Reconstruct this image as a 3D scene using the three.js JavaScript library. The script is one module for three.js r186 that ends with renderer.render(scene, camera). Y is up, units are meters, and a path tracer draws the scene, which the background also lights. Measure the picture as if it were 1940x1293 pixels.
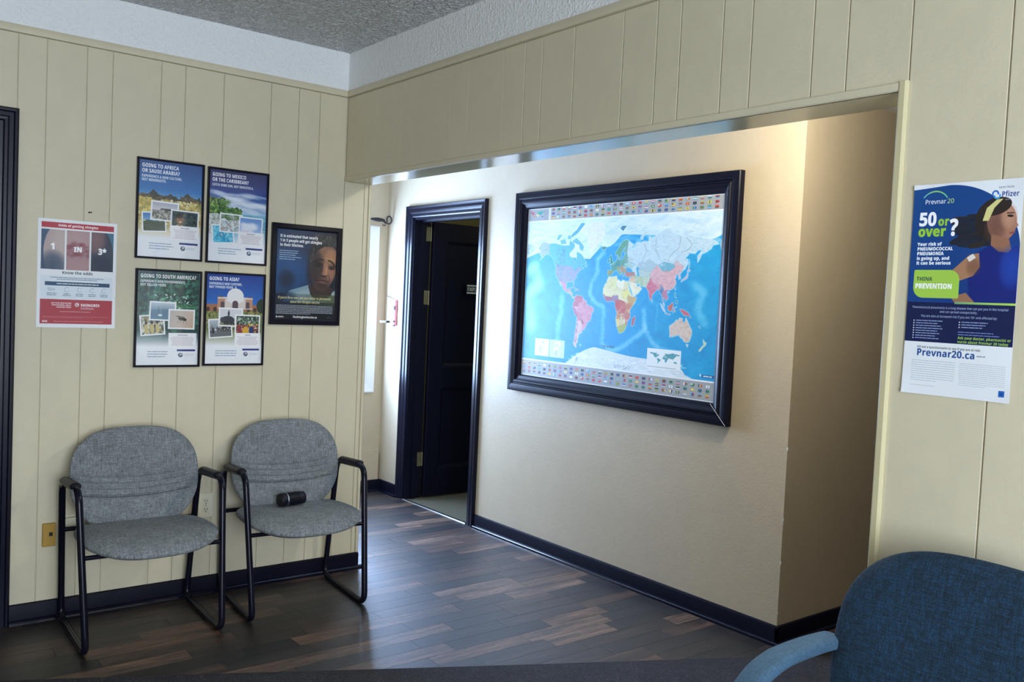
import * as THREE from 'three';
import { RoundedBoxGeometry } from 'three/addons/geometries/RoundedBoxGeometry.js';
import { mergeGeometries, toCreasedNormals } from 'three/addons/utils/BufferGeometryUtils.js';
import { RectAreaLightUniformsLib } from 'three/addons/lights/RectAreaLightUniformsLib.js';

// ---------------------------------------------------------------- camera, sky, area lights, exposure
const scene = new THREE.Scene();
const camera = new THREE.PerspectiveCamera(41.93, 1940 / 1293, 0.05, 60);
camera.position.set(-2.1287, 1.4471, 4.1305);
camera.rotation.set(-0.0453, -0.6675, 0.0464, 'YXZ');
scene.add(camera);

const renderer = new THREE.WebGLRenderer();
renderer.toneMapping = THREE.LinearToneMapping;
renderer.toneMappingExposure = 1.0;
renderer.shadowMap.enabled = true;
RectAreaLightUniformsLib.init();
scene.background = new THREE.Color().setRGB(3.4, 4.0, 4.9);        // overcast sky outside the windows

// daylight entering through each window opening
function daylight(name, w, h, pos, turn, power, rgb) {
  const l = new THREE.RectAreaLight(new THREE.Color().setRGB(...rgb), power, w, h);
  l.name = name; l.position.set(...pos); l.rotation.y = turn; scene.add(l);
}
daylight('window_daylight', 0.98, 1.08, [0.52, 1.335, -1.628], Math.PI, 31, [0.60, 0.89, 1.46]);   // hall window, shining into the hall
daylight('window_daylight_001', 1.7, 1.7, [-1.85, 1.35, 5.95], 0, 14.0, [0.87, 0.98, 1.15]);            // waiting room window behind the camera

// ---------------------------------------------------------------- measures (metres)
const HW = 1.1926, HB = 2.0128, XE = 0.152, ZP = 2.944, ZC = 1.874, ZF = -1.622, CEIL = 2.655, HCEIL = 2.42;
const XL = -3.6, ZB = 6, XR = 2.6, ZR = 5.0;

// ---------------------------------------------------------------- helpers
let seed = 7;
const rnd = () => { seed = (seed + 0x6d2b79f5) | 0; let t = Math.imul(seed ^ (seed >>> 15), 1 | seed); t = (t + Math.imul(t ^ (t >>> 7), 61 | t)) ^ t; return ((t ^ (t >>> 14)) >>> 0) / 4294967296; };
const rr = (a, b) => a + (b - a) * rnd();
const V = (x, y, z) => new THREE.Vector3(x, y, z);
const taken = new Map();
function numbered(n) { const k = taken.get(n) ?? 0; taken.set(n, k + 1); return k ? n + '_' + String(k).padStart(3, '0') : n; }
function shade(o) { o.traverse((m) => { if (m.isMesh) { m.castShadow = true; m.receiveShadow = true; } }); return o; }
function thing(name, label, category, pos = [0, 0, 0], turn = 0, group, kind) {
  const o = new THREE.Group(); o.name = numbered(name); o.position.set(...pos); o.rotation.y = turn;
  o.userData = { label, category }; if (group) o.userData.group = group; if (kind) o.userData.kind = kind;
  scene.add(o); return o;
}
const struct = (name, label, category) => thing(name, label, category, [0, 0, 0], 0, undefined, 'structure');
function part(name, geo, mat, parent, label) {
  const m = new THREE.Mesh(Array.isArray(geo) ? merge(geo) : geo, mat); m.name = name; m.castShadow = m.receiveShadow = true;
  if (label) m.userData.label = label; parent.add(m); return m;
}
function merge(list) { return mergeGeometries(list.map((g) => { const n = g.index ? g.toNonIndexed() : g; for (const k of Object.keys(n.attributes)) if (!['position', 'normal', 'uv'].includes(k)) n.deleteAttribute(k); return n; })); }
// uv in metres from the dominant axis of each face
function metreUV(g0, ou = 0, ov = 0) {
  const g = g0.index ? g0.toNonIndexed() : g0; if (!g.attributes.normal) g.computeVertexNormals();
  const p = g.attributes.position, uv = new Float32Array(p.count * 2), a = V(0, 0, 0), b = V(0, 0, 0), c = V(0, 0, 0);
  for (let i = 0; i < p.count; i += 3) {
    a.fromBufferAttribute(p, i); b.fromBufferAttribute(p, i + 1); c.fromBufferAttribute(p, i + 2);
    const n = b.clone().sub(a).cross(c.clone().sub(a)), ax = Math.abs(n.x), ay = Math.abs(n.y), az = Math.abs(n.z);
    [a, b, c].forEach((q, k) => {
      const [u, v] = ay >= ax && ay >= az ? [q.x, q.z] : ax >= az ? [q.z, q.y] : [q.x, q.y];
      uv[(i + k) * 2] = u + ou; uv[(i + k) * 2 + 1] = v + ov;
    });
  }
  g.setAttribute('uv', new THREE.BufferAttribute(uv, 2)); return g;
}
const box = (x0, x1, y0, y1, z0, z1, ou, ov) => metreUV(new THREE.BoxGeometry(Math.abs(x1 - x0), Math.abs(y1 - y0), Math.abs(z1 - z0)).translate((x0 + x1) / 2, (y0 + y1) / 2, (z0 + z1) / 2), ou, ov);
function rbox(w, h, d, r, x = 0, y = 0, z = 0, seg = 2) { return metreUV(new RoundedBoxGeometry(w, h, d, seg, r).translate(x, y, z)); }
// profile (2D points) swept straight: profile x runs along ux, profile y along uy, from o over len along uz
function ext(profile, o, ux, uy, uz, len, crease = 0.6) {
  ux = V(...ux); uy = V(...uy); uz = V(...uz); o = V(...o);
  if (ux.clone().cross(uy).dot(uz) < 0) { o.addScaledVector(uz, len); uz.negate(); }
  const g = new THREE.ExtrudeGeometry(new THREE.Shape(profile.map((q) => new THREE.Vector2(...q))), { depth: len, bevelEnabled: false });
  g.applyMatrix4(new THREE.Matrix4().makeBasis(ux, uy, uz).setPosition(o));
  return metreUV(toCreasedNormals(g, crease));
}
// board with its two front edges chamfered: width along ux, thickness along uy (towards the room), length along uz
const board = (o, ux, uy, uz, w, t, len, ch = 0.0025) => ext([[0, 0], [w, 0], [w, t - ch], [w - ch, t], [ch, t], [0, t - ch]], o, ux, uy, uz, len, 0.1);
// a rectangular frame with mitred corners, in the local xy plane, centred; profile = [inset, height] from the outer edge inwards
function rails(w, h, profile, crease = 0.5) {
  const corner = (i, d) => [[-w / 2 + d, -h / 2 + d], [w / 2 - d, -h / 2 + d], [w / 2 - d, h / 2 - d], [-w / 2 + d, h / 2 - d]][i];
  return [0, 1, 2, 3].map((i) => {
    const pos = [], j = (i + 1) % 4, closed = [...profile, profile[0]];
    for (let k = 0; k + 1 < closed.length; k++) {
      const [d0, h0] = closed[k], [d1, h1] = closed[k + 1];
      const A = [...corner(i, d0), h0], B = [...corner(j, d0), h0], C = [...corner(j, d1), h1], D = [...corner(i, d1), h1];
      pos.push(...A, ...B, ...C, ...A, ...C, ...D);
    }
    const g = new THREE.BufferGeometry(); g.setAttribute('position', new THREE.BufferAttribute(new Float32Array(pos), 3)); g.computeVertexNormals();
    return metreUV(toCreasedNormals(g, crease));
  });
}
// polyline with rounded corners as a tube
function tube(pts, r, bend = 0.05, rad = 10, closed = false) {
  const path = new THREE.CurvePath(), P = pts.map((p) => V(...p)), n = P.length;
  let start = null, last = null; const idx = closed ? [...Array(n).keys()] : [...Array(n).keys()];
  const cut = (i) => { const p = P[i], a = P[(i - 1 + n) % n], b = P[(i + 1) % n]; const ra = Math.min(bend, p.distanceTo(a) * 0.48), rb = Math.min(bend, p.distanceTo(b) * 0.48); return [p.clone().lerp(a, ra / p.distanceTo(a)), p, p.clone().lerp(b, rb / p.distanceTo(b))]; };
  for (const i of idx) {
    if (!closed && (i === 0 || i === n - 1)) { if (last) path.add(new THREE.LineCurve3(last, P[i])); last = P[i]; continue; }
    const [a, p, b] = cut(i); if (last) path.add(new THREE.LineCurve3(last, a)); else start = a;
    path.add(new THREE.QuadraticBezierCurve3(a, p, b)); last = b;
  }
  if (closed) path.add(new THREE.LineCurve3(last, start));
  // sample every piece evenly enough to keep the bends round
  const s = []; path.curves.forEach((c, k) => { const m = c.isLineCurve3 ? 3 : 8; for (let q = 0; q < m; q++) s.push(c.getPoint(q / m)); }); if (!closed) s.push(last.clone());
  const curve = new THREE.CatmullRomCurve3(s, closed, 'centripetal');
  return new THREE.TubeGeometry(curve, s.length * 3, r, rad, closed);
}
function lathe(profile, seg = 32) { return new THREE.LatheGeometry(profile.map((q) => new THREE.Vector2(...q)), seg); }

// ---------------------------------------------------------------- computed textures
function dataTex(w, h, f, srgb = false, rep = [1, 1]) {
  const d = new Uint8Array(w * h * 4);
  for (let y = 0; y < h; y++) for (let x = 0; x < w; x++) { const v = f(x, y), i = (y * w + x) * 4; if (Array.isArray(v)) { d[i] = v[0]; d[i + 1] = v[1]; d[i + 2] = v[2]; } else d[i] = d[i + 1] = d[i + 2] = v; d[i + 3] = 255; }
  const t = new THREE.DataTexture(d, w, h); t.wrapS = t.wrapT = THREE.RepeatWrapping; t.magFilter = THREE.LinearFilter; t.minFilter = THREE.LinearMipmapLinearFilter; t.repeat.set(...rep);
  if (srgb) t.colorSpace = THREE.SRGBColorSpace; t.needsUpdate = true; return t;
}
// tiling value noise, cells (cx, cy) over the tile
function noise(cx, cy, s) {
  let q = s; const g = Array.from({ length: cx * cy }, () => { q = (Math.imul(q, 1664525) + 1013904223) | 0; return (q >>> 8) / 16777216; });
  return (u, v) => { const x = u * cx, y = v * cy, i = Math.floor(x), j = Math.floor(y), f = x - i, k = y - j, a = f * f * (3 - 2 * f), b = k * k * (3 - 2 * k), G = (m, n) => g[((n % cy + cy) % cy) * cx + ((m % cx + cx) % cx)]; return (G(i, j) * (1 - a) + G(i + 1, j) * a) * (1 - b) + (G(i, j + 1) * (1 - a) + G(i + 1, j + 1) * a) * b; };
}
const clamp = (v, a = 0, b = 255) => Math.max(a, Math.min(b, v));
const peel = (() => { const a = noise(90, 90, 1), b = noise(30, 30, 2), c = noise(200, 200, 3); return dataTex(512, 512, (x, y) => clamp(255 * (0.5 * a(x / 512, y / 512) + 0.3 * b(x / 512, y / 512) + 0.2 * c(x / 512, y / 512))), false, [2, 2]); })();
const brushed = (() => { const a = noise(40, 34, 11), b = noise(14, 12, 12), c = noise(5, 4, 13); return dataTex(512, 512, (x, y) => { const u = x / 512, v = y / 512; return clamp(255 * (0.955 + 0.014 * a(u, v) + 0.014 * b(u, v) + 0.016 * c(u, v))); }, true, [0.9, 0.9]); })();
const popcorn = (() => { const a = noise(64, 64, 21), b = noise(128, 128, 22), c = noise(24, 24, 23); return dataTex(512, 512, (x, y) => { const u = x / 512, v = y / 512; let h = Math.max(0, a(u, v) - 0.45) * 1.5 + Math.max(0, b(u, v) - 0.5) * 0.9 + 0.2 * c(u, v); return clamp(255 * Math.min(1, h)); }, false, [1.6, 1.6]); })();
const stucco = (() => { const a = noise(80, 80, 31), b = noise(36, 36, 32); return dataTex(512, 512, (x, y) => clamp(255 * (0.6 * Math.pow(a(x / 512, y / 512), 2) + 0.4 * b(x / 512, y / 512))), false, [2.2, 2.2]); })();
const grain = (() => { const a = noise(6, 90, 41), b = noise(18, 200, 42), c = noise(5, 14, 43), d = noise(60, 256, 44); return dataTex(1024, 512, (x, y) => { const u = x / 1024, v = y / 512 + 0.02 * c(x / 1024, y / 512); const g = 0.5 + 0.42 * (a(u, v) - 0.2) + 0.42 * (b(u, v) - 0.35) - 0.30 * Math.max(0, d(u, v) - 0.58) * 3 + 0.4 * (c(u, v) - 0.5); return clamp(235 * g); }, true, [1.15, 2.3]); })();
const grainBump = (() => { const b = noise(18, 200, 42), d = noise(60, 256, 44); return dataTex(512, 512, (x, y) => clamp(255 * (0.5 * b(x / 512, y / 512) + 0.5 * d(x / 512, y / 512))), false, [1.15, 2.3]); })();
const pile = (() => { const a = noise(170, 170, 51), b = noise(128, 40, 52), c = noise(12, 12, 53); return dataTex(512, 512, (x, y) => { const u = x / 512, v = y / 512; return clamp(255 * (0.25 + 0.5 * a(u, v) + 0.3 * b(u, v) + 0.12 * (c(u, v) - 0.5))); }, true, [2.2, 2.2]); })();
function weave(s, lo, hi, tint) { // heathered cloth: fine crossing threads, each of its own tone
  const a = noise(256, 24, s), b = noise(24, 256, s + 1), c = noise(300, 300, s + 2), d = noise(9, 9, s + 3);
  return dataTex(512, 512, (x, y) => { const u = x / 512, v = y / 512, w = lo + (hi - lo) * clamp(0.34 * a(u, v) + 0.34 * b(u, v) + 0.5 * c(u, v) - 0.08 + 0.1 * (d(u, v) - 0.5), 0, 1); return tint.map((t) => clamp(t * w)); }, true, [2.6, 2.6]);
}
const greyCloth = weave(61, 0.55, 1.35, [122, 128, 130]), blueCloth = weave(71, 0.3, 2.1, [15, 37, 53]);
const clothBump = (() => { const c = noise(256, 256, 81); return dataTex(512, 512, (x, y) => clamp(255 * (0.5 * c(x / 512, y / 512) + 0.25 * ((x >> 1) & 1) + 0.25 * ((y >> 1) & 1))), false, [2.6, 2.6]); })();

// ---------------------------------------------------------------- materials
const mat = (o) => new THREE.MeshPhysicalMaterial(o);
const M = {
  cream: mat({ color: '#d6ccaf', map: brushed, roughness: 0.5, bumpMap: peel, bumpScale: 0.0004 }),
  creamGloss: mat({ color: '#cfc49c', roughness: 0.16, bumpMap: peel, bumpScale: 0.0002 }),
  hall: mat({ color: '#bfaf95', map: brushed, roughness: 0.45, bumpMap: peel, bumpScale: 0.0005 }),
  white: mat({ color: '#e9ebea', roughness: 0.8, bumpMap: stucco, bumpScale: 0.003 }),
  popcorn: mat({ color: '#eceeef', roughness: 0.5, bumpMap: popcorn, bumpScale: 0.045 }),
  whitePaint: mat({ color: '#e6e7e8', roughness: 0.35 }),
  navy: mat({ color: new THREE.Color().setRGB(0.003, 0.0036, 0.012), roughness: 0.3, specularIntensity: 0.55 }),
  navyShoe: mat({ color: new THREE.Color().setRGB(0.003, 0.0036, 0.012), roughness: 0.16, specularIntensity: 0.9 }),
  navyDoor: mat({ color: new THREE.Color().setRGB(0.0028, 0.0032, 0.011), roughness: 0.48, specularIntensity: 0.3 }),
  frame: mat({ color: new THREE.Color().setRGB(0.005, 0.005, 0.012), roughness: 0.35, specularIntensity: 0.4 }),
  mapFrame: mat({ color: new THREE.Color().setRGB(0.003, 0.003, 0.011), roughness: 0.32, specularIntensity: 0.3 }),
  tube: mat({ color: new THREE.Color().setRGB(0.004, 0.0045, 0.012), roughness: 0.24, specularIntensity: 0.5 }),
  rubber: mat({ color: new THREE.Color().setRGB(0.0055, 0.006, 0.013), roughness: 0.45, specularIntensity: 0.5 }),
  grey: mat({ map: greyCloth, bumpMap: clothBump, bumpScale: 0.0007, roughness: 0.95, sheen: 0.3, sheenColor: new THREE.Color('#8a97a0'), sheenRoughness: 0.6 }),
  thread: mat({ color: '#464e53', roughness: 0.9 }),
  blue: mat({ map: blueCloth, bumpMap: clothBump, bumpScale: 0.0008, roughness: 0.95, sheen: 0.25, sheenColor: new THREE.Color('#4a7fa6'), sheenRoughness: 0.5 }),
  blueArm: mat({ color: '#486b85', map: weave(91, 0.7, 1.15, [220, 224, 226]), bumpMap: clothBump, bumpScale: 0.0005, roughness: 0.85, sheen: 0.3, sheenColor: new THREE.Color('#7fb0d0') }),
  carpet: mat({ color: '#403f48', map: pile, bumpMap: pile, bumpScale: 0.004, roughness: 1 }),
  subfloor: mat({ color: '#191512', roughness: 0.9 }),
  steel: mat({ color: '#c9ccce', roughness: 0.28, metalness: 1 }),
  brass: mat({ color: '#857f62', roughness: 0.5, metalness: 0.8 }),
  iron: mat({ color: '#14141a', roughness: 0.5 }),
  glass: mat({ color: '#ffffff', roughness: 0.02, transmission: 1, thickness: 0, ior: 1.5 }),
  glazing: mat({ color: '#ffffff', roughness: 0.03, transmission: 1, thickness: 0, ior: 1.46, specularIntensity: 0.8 }),
  ivory: mat({ color: '#dcd6ba', roughness: 0.4 }),
  tan: mat({ color: '#b08a34', roughness: 0.45 }),
  dark: mat({ color: '#0c0a0a', roughness: 0.6 }),
  pink: mat({ color: '#e08a9c', roughness: 0.5 }),
  olive: mat({ color: '#8f8a5e', roughness: 0.7 }),
  darkWood: mat({ color: '#3b3028', map: brushed, roughness: 0.6 }),
  tile: mat({ color: '#5b5646', roughness: 0.45 }),
};
const plankTones = ['#66493a', '#3c2e29', '#8a6751', '#463631', '#241f20', '#977560', '#5a443b', '#2f292b'].map((c) => mat({ color: c, map: grain, roughness: 0.45, ior: 1.85, bumpMap: grainBump, bumpScale: 0.0004 }));

// ================================================================ THE SETTING
// ---- floor: strip planks running along x, laid row by row with staggered joints
const floor = struct('floor', 'dark wood-look plank floor running from the grey chairs into the hall', 'floor');
part('subfloor', box(XL, 3.3, -0.12, -0.009, -2.4, ZB), M.subfloor, floor);
const carpetZ = (x) => 1.4135 + 0.5213 * x;
{
  const W = 0.094;
  for (let r = 0, z = ZF; z < 2.75; r++, z += W) {
    for (let x = -2.75 - rr(0, 0.5); x < XR;) {
      const L = rr(0.3, 0.62), x1 = x + L, zm = z + W / 2;
      const inHall = zm < 0 ? x1 > -0.58 && x < HW + 0.02 : true;
      const beyond = zm < ZC && x > HW + 0.02;
      const wallA = zm < -0.005 && zm > -0.115 && x1 < XE;
      const wet = carpetZ(x1) > z - 0.02 && inHall && !beyond && !wallA;
      if (wet) {
        const a = Math.max(x, zm < 0 ? -0.58 : XL), b = Math.min(x1, zm < ZC ? HW + 0.02 : XR);
        if (b - a > 0.02) part('plank', metreUV(new THREE.BoxGeometry(b - a - 0.0012, 0.009, W - 0.0012).translate((a + b) / 2, -0.0045, zm), rr(0, 9), rr(0, 9)), plankTones[Math.floor(rnd() * plankTones.length)], floor);
      }
      x = x1;
    }
  }
}
// ---- carpet: lies over the near half of the floor with a diagonal front edge
const carpet = struct('carpet', 'dark grey carpet with a diagonal edge in the foreground', 'carpet');
{
  const s = new THREE.Shape([[XL, 0], [-2.711, 0], [XR, carpetZ(XR)], [XR, ZB], [XL, ZB]].map((p) => new THREE.Vector2(...p)));
  const g = new THREE.ExtrudeGeometry(s, { depth: 0.005, bevelEnabled: false }); g.rotateX(Math.PI / 2); g.translate(0, 0.0055, 0);
  part('pile', metreUV(g), M.carpet, carpet);
  const d = V(1, 0, 0.5213).normalize(), n = V(0.5213, 0, -1).normalize();
  part('edge_strip', ext([[0, 0], [0.010, 0], [0.007, 0.0045], [0, 0.006]], [-2.68, 0, carpetZ(-2.68)], n.toArray(), [0, 1, 0], d.toArray(), 5.9), M.iron, carpet);
}
// ---- ceilings
const ceiling = struct('ceiling', 'grey stippled ceiling over the waiting room', 'ceiling');
part('slab', box(XL, 0.2, CEIL, CEIL + 0.12, -0.15, ZB), M.popcorn, ceiling);
const ceilingHall = struct('ceiling_hall', 'flat ceiling over the hall behind the opening', 'ceiling');
part('slab', box(XE, 3.3, HCEIL, HCEIL + 0.12, -2.4, ZR + 0.1), M.white, ceilingHall);
part('slab', box(-0.75, XE, HCEIL, HCEIL + 0.12, -1.75, -0.115), M.white, ceilingHall);

// ---- left wall: boards with narrow dark joints, a cream picture rail, a white frieze above
const TRIM0 = 2.4345, TRIM1 = 2.468, T = 0.006, GAP = 0.0027;
const wallLeft = struct('wall_left', 'cream board-panelled wall behind the two grey chairs', 'wall');
part('wall_core', [box(-1.545, XE - 0.001, 0, HB, -0.115, -T), box(XL, XE - 0.001, HB, CEIL, -0.115, -T), box(XL, -2.36, 0, HB, -0.115, -T)], M.cream, wallLeft);
{
  const g = [-3.6, -3.42, -3.25, -3.02, -2.88, -2.66, -2.44, -2.27, -2.05, -1.9, -1.69, -1.48, -1.375, -1.222, -1.12, -0.918, -0.812, -0.636, -0.407, -0.263, -0.152, -0.003, 0.112, 0.1345];
  for (let i = 0; i + 1 < g.length; i++) {
    const top = g[i] > -0.01 ? HB : TRIM0, door = g[i] < -1.49 && g[i] > -2.4, gap = Math.abs(g[i] + 0.263) < 0.01 ? 0.0015 : GAP;
    part('wall_board', board([g[i] + gap / 2, door ? 2.125 : 0, -T], [1, 0, 0], [0, 0, 1], [0, 1, 0], g[i + 1] - g[i] - GAP, T, top - (door ? 2.125 : 0) - 0.003, 0.0014), M.cream, wallLeft);
  }
  part('corner_strip', board([0.138, 0, -T], [1, 0, 0], [0, 0, 1], [0, 1, 0], XE - 0.138, T + 0.004, HB - 0.001), M.cream, wallLeft);
  part('end_board', board([XE - 0.001, 0, -0.115], [0, 0, 1], [1, 0, 0], [0, 1, 0], 0.119, 0.003, HB - 0.001), M.cream, wallLeft);
  part('picture_rail', ext([[0, 0], [0.012, 0.002], [0.014, 0.02], [0.009, TRIM1 - TRIM0], [0, TRIM1 - TRIM0]], [XL, TRIM0, -0.002], [0, 0, 1], [0, 1, 0], [1, 0, 0], -XL), M.cream, wallLeft);
  part('frieze', box(XL, 0, TRIM1, CEIL, -0.01, 0.002), M.white, wallLeft, 'white stippled band under the ceiling');
}
// ---- right wall: header over the wide opening and the pillar beside it, in the same boards
const wallRight = struct('wall_right', 'cream board-panelled header and pillar around the wide opening', 'wall');
part('wall_core', [box(T, XE, HB + 0.004, CEIL, 0, ZP), box(T, XE, 0, CEIL, ZP + 0.001, ZB)], M.cream, wallRight);
part('soffit', box(0.001, XE, HB, HB + 0.004, 0.0005, ZP), M.creamGloss, wallRight, 'glossy underside of the header');
{
  const g = [0.004, 0.19, 0.53, 0.93, 1.06, 1.30, 1.432, 1.534, 1.711, 1.956, 2.108, 2.209, 2.376, 2.482, 2.687, 2.792, ZP + 0.022, 3.204, 3.36, 3.47, 3.69, 3.86, 4.08, 4.2, 4.43, 4.65, 4.76, 4.98, 5.2, 5.31, 5.52, 5.74, 5.87, 6.0];
  for (let i = 0; i + 1 < g.length; i++) {
    const low = g[i] > ZP ? 0 : HB + 0.0225, gp = g[i + 1] < 1.42 ? 0.0008 : 0.0042;
    part('wall_board', board([T, low, g[i] + gp / 2], [0, 0, 1], [-1, 0, 0], [0, 1, 0], g[i + 1] - g[i] - gp, T, TRIM0 - low - 0.003, 0.0006), M.cream, wallRight);
  }
  part('picture_rail', ext([[0, 0], [0.012, 0.002], [0.014, 0.02], [0.009, TRIM1 - TRIM0], [0, TRIM1 - TRIM0]], [0.002, TRIM0, 0.0], [-1, 0, 0], [0, 1, 0], [0, 0, 1], ZB), M.cream, wallRight);
  part('frieze', box(-0.002, 0.01, TRIM1, CEIL, 0, ZB), M.white, wallRight, 'white stippled band under the ceiling');
  const mitre = (pts, o, ux, uy, uz, len) => ext(pts, o, ux, uy, uz, len, 0.3);
  part('edge_trim', mitre([[0, 0], [0.0225, 0], [0.0225, 0.011], [0.0195, 0.0135], [0.003, 0.0135], [0, 0.0105]], [T, HB, 0.001], [0, 1, 0], [-1, 0, 0], [0, 0, 1], ZP - 0.001), M.cream, wallRight, 'thin cream trim along the header edge');
  part('edge_trim', mitre([[0, 0], [0.024, 0], [0.024, 0.013], [0.018, 0.0165], [0.004, 0.0155], [0, 0.012]], [T, 0, ZP], [0, 0, 1], [-1, 0, 0], [0, 1, 0], HB + 0.023), M.creamGloss, wallRight, 'thin cream trim down the pillar edge');
}
// ---- hall: map wall, far end wall, return wall, and the closing walls out of sight
const wallHall = struct('wall_hall', 'smooth beige hall wall carrying the framed world map', 'wall');
const DZ0 = -1.262, DZ1 = -0.452, DH = 1.998, WT = 0.13;
part('wall_core', [box(HW, HW + WT, 0, HCEIL, -2.4, DZ0), box(HW, HW + WT, DH, HCEIL, DZ0, DZ1), box(HW, HW + WT, 0, HCEIL, DZ1, ZC)], M.hall, wallHall);
for (const [y, s] of [[0.86, 1], [0.855, 0.6], [0.55, 0.8], [0.535, 0.5], [0.36, 0.9], [0.33, 0.5], [0.14, 0.6], [1.22, 0.4]]) { // plaster showing where the corner is knocked
  const g = new THREE.IcosahedronGeometry(0.0045 * s, 1); g.scale(0.7, 2.2, 0.7); g.translate(HW + 0.0015, y, ZC - 0.0005);
  part('paint_chip', g, M.whitePaint, wallHall);
}
const wallReturn = struct('wall_return', 'shadowed beige wall turning away from the map wall corner', 'wall');
part('wall_core', box(HW + WT, XR + 0.1, 0, HCEIL, ZC - 0.12, ZC), M.hall, wallReturn);
const wallEnd = struct('wall_end', 'beige end wall of the hall beside the window', 'wall');
part('wall_core', [box(-0.7, 0.03, 0, HCEIL, ZF - 0.14, ZF), box(1.01, HW + 0.001, 0, HCEIL, ZF - 0.14, ZF), box(0.03, 1.01, 0, 0.795, ZF - 0.14, ZF), box(0.03, 1.01, 1.875, HCEIL, ZF - 0.14, ZF)], M.hall, wallEnd);
part('ledge_box', box(-0.58, 1.172, 0, 0.286, ZF, ZF + 0.035), M.hall, wallEnd, 'boxed-out lower part of the wall');
const wallHallSide = struct('wall_hall_side', 'beige side wall of the hall out of sight behind the panelled wall', 'wall');
part('wall_core', box(-0.7, -0.58, 0, HCEIL, ZF, -0.115), M.hall, wallHallSide);
const wallAnnex = struct('wall_annex', 'dark wood walls closing the passage behind the pillar', 'wall');
part('wall_core', [box(XR, XR + 0.1, 0, HCEIL, ZC, ZR), box(XE, XR + 0.1, 0, HCEIL, ZR, ZR + 0.1), box(XE, XE + 0.01, 0, HCEIL, ZP + 0.002, ZR)], M.darkWood, wallAnnex);
const wallBack = struct('wall_back', 'cream wall behind the camera with the waiting room window', 'wall');
part('wall_core', [box(XL - 0.12, -2.75, 0, CEIL, ZB, ZB + 0.14), box(-0.95, XE, 0, CEIL, ZB, ZB + 0.14), box(-2.75, -0.95, 0, 0.45, ZB, ZB + 0.14), box(-2.75, -0.95, 2.25, CEIL, ZB, ZB + 0.14)], M.cream, wallBack);
const wallFar = struct('wall_side', 'cream side wall of the waiting room left of the camera', 'wall');
part('wall_core', box(XL - 0.12, XL, 0, CEIL, -0.115, ZB), M.cream, wallFar);

// ---- baseboards (dark, with a rounded shoe moulding)
const bbProfile = [[0, 0], [0.013, 0], [0.013, 0.072], [0.010, 0.080], [0.004, 0.083], [0, 0.083]];
const shoe = (s = 0.017) => { const p = [[0, 0]]; for (let i = 0; i <= 6; i++) { const a = (i / 6) * Math.PI / 2; p.push([s * Math.cos(a), s * Math.sin(a)]); } return p; };
function baseboard(name, label, o, out, along, len, ex = 0) {
  const b = struct(name, label, 'baseboard');
  part('board', ext(bbProfile, o, out, [0, 1, 0], along, len), M.navyDoor, b);
  const s = o.map((v, i) => v + out[i] * 0.013);
  part('shoe_moulding', ext(shoe(), s, out, [0, 1, 0], along, len + ex, 1.2), M.navyShoe, b);
  return b;
}
baseboard('baseboard_left', 'dark navy baseboard under the two grey chairs', [-1.475, 0, 0], [0, 0, 1], [1, 0, 0], XE + 1.475, 0.02);
baseboard('baseboard_hall', 'glossy dark baseboard under the framed world map', [HW, 0, -0.372], [-1, 0, 0], [0, 0, 1], ZC + 0.372 + 0.013, 0.017);
baseboard('baseboard_return', 'dark baseboard along the shadowed return wall', [HW - 0.013, 0, ZC], [0, 0, 1], [1, 0, 0], XR - HW, 0);
baseboard('baseboard_end', 'dark baseboard at the far end of the hall', [-0.58, 0, ZF + 0.035], [0, 0, 1], [1, 0, 0], HW + 0.58, 0);
baseboard('baseboard_corner', 'short dark baseboard between the hall corner and the open door', [HW, 0, ZF + 0.035], [-1, 0, 0], [0, 0, 1], 0.27, 0);
baseboard('baseboard_pillar', 'dark baseboard along the pillar wall', [0, 0, ZP + 0.03], [-1, 0, 0], [0, 0, 1], ZB - ZP - 0.03, 0);

// ---- door casings: a stepped moulding swept round three sides with mitred corners
const casing = [[0, 0], [0, 0.020], [0.006, 0.026], [0.014, 0.024], [0.019, 0.017], [0.034, 0.017], [0.040, 0.021], [0.050, 0.019], [0.056, 0.013], [0.074, 0.012], [0.080, 0.008], [0.080, 0]];
function casingRails(w, h, prof = casing) { return rails(w, h + 0.6, prof, 0.35).map((g) => g.translate(0, (h - 0.6) / 2 , 0)); }
// keep only the three visible sides, cut at the floor
function cutFloor(g) { const p = g.attributes.position; for (let i = 0; i < p.count; i++) if (p.getY(i) < 0) p.setY(i, 0); g.computeVertexNormals(); return metreUV(toCreasedNormals(g, 0.35)); }
function addCasing(parent, w, h) { const r = casingRails(w, h); for (const i of [1, 2, 3]) part('casing', i === 2 ? r[i] : cutFloor(r[i]), M.navy, parent); }

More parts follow.
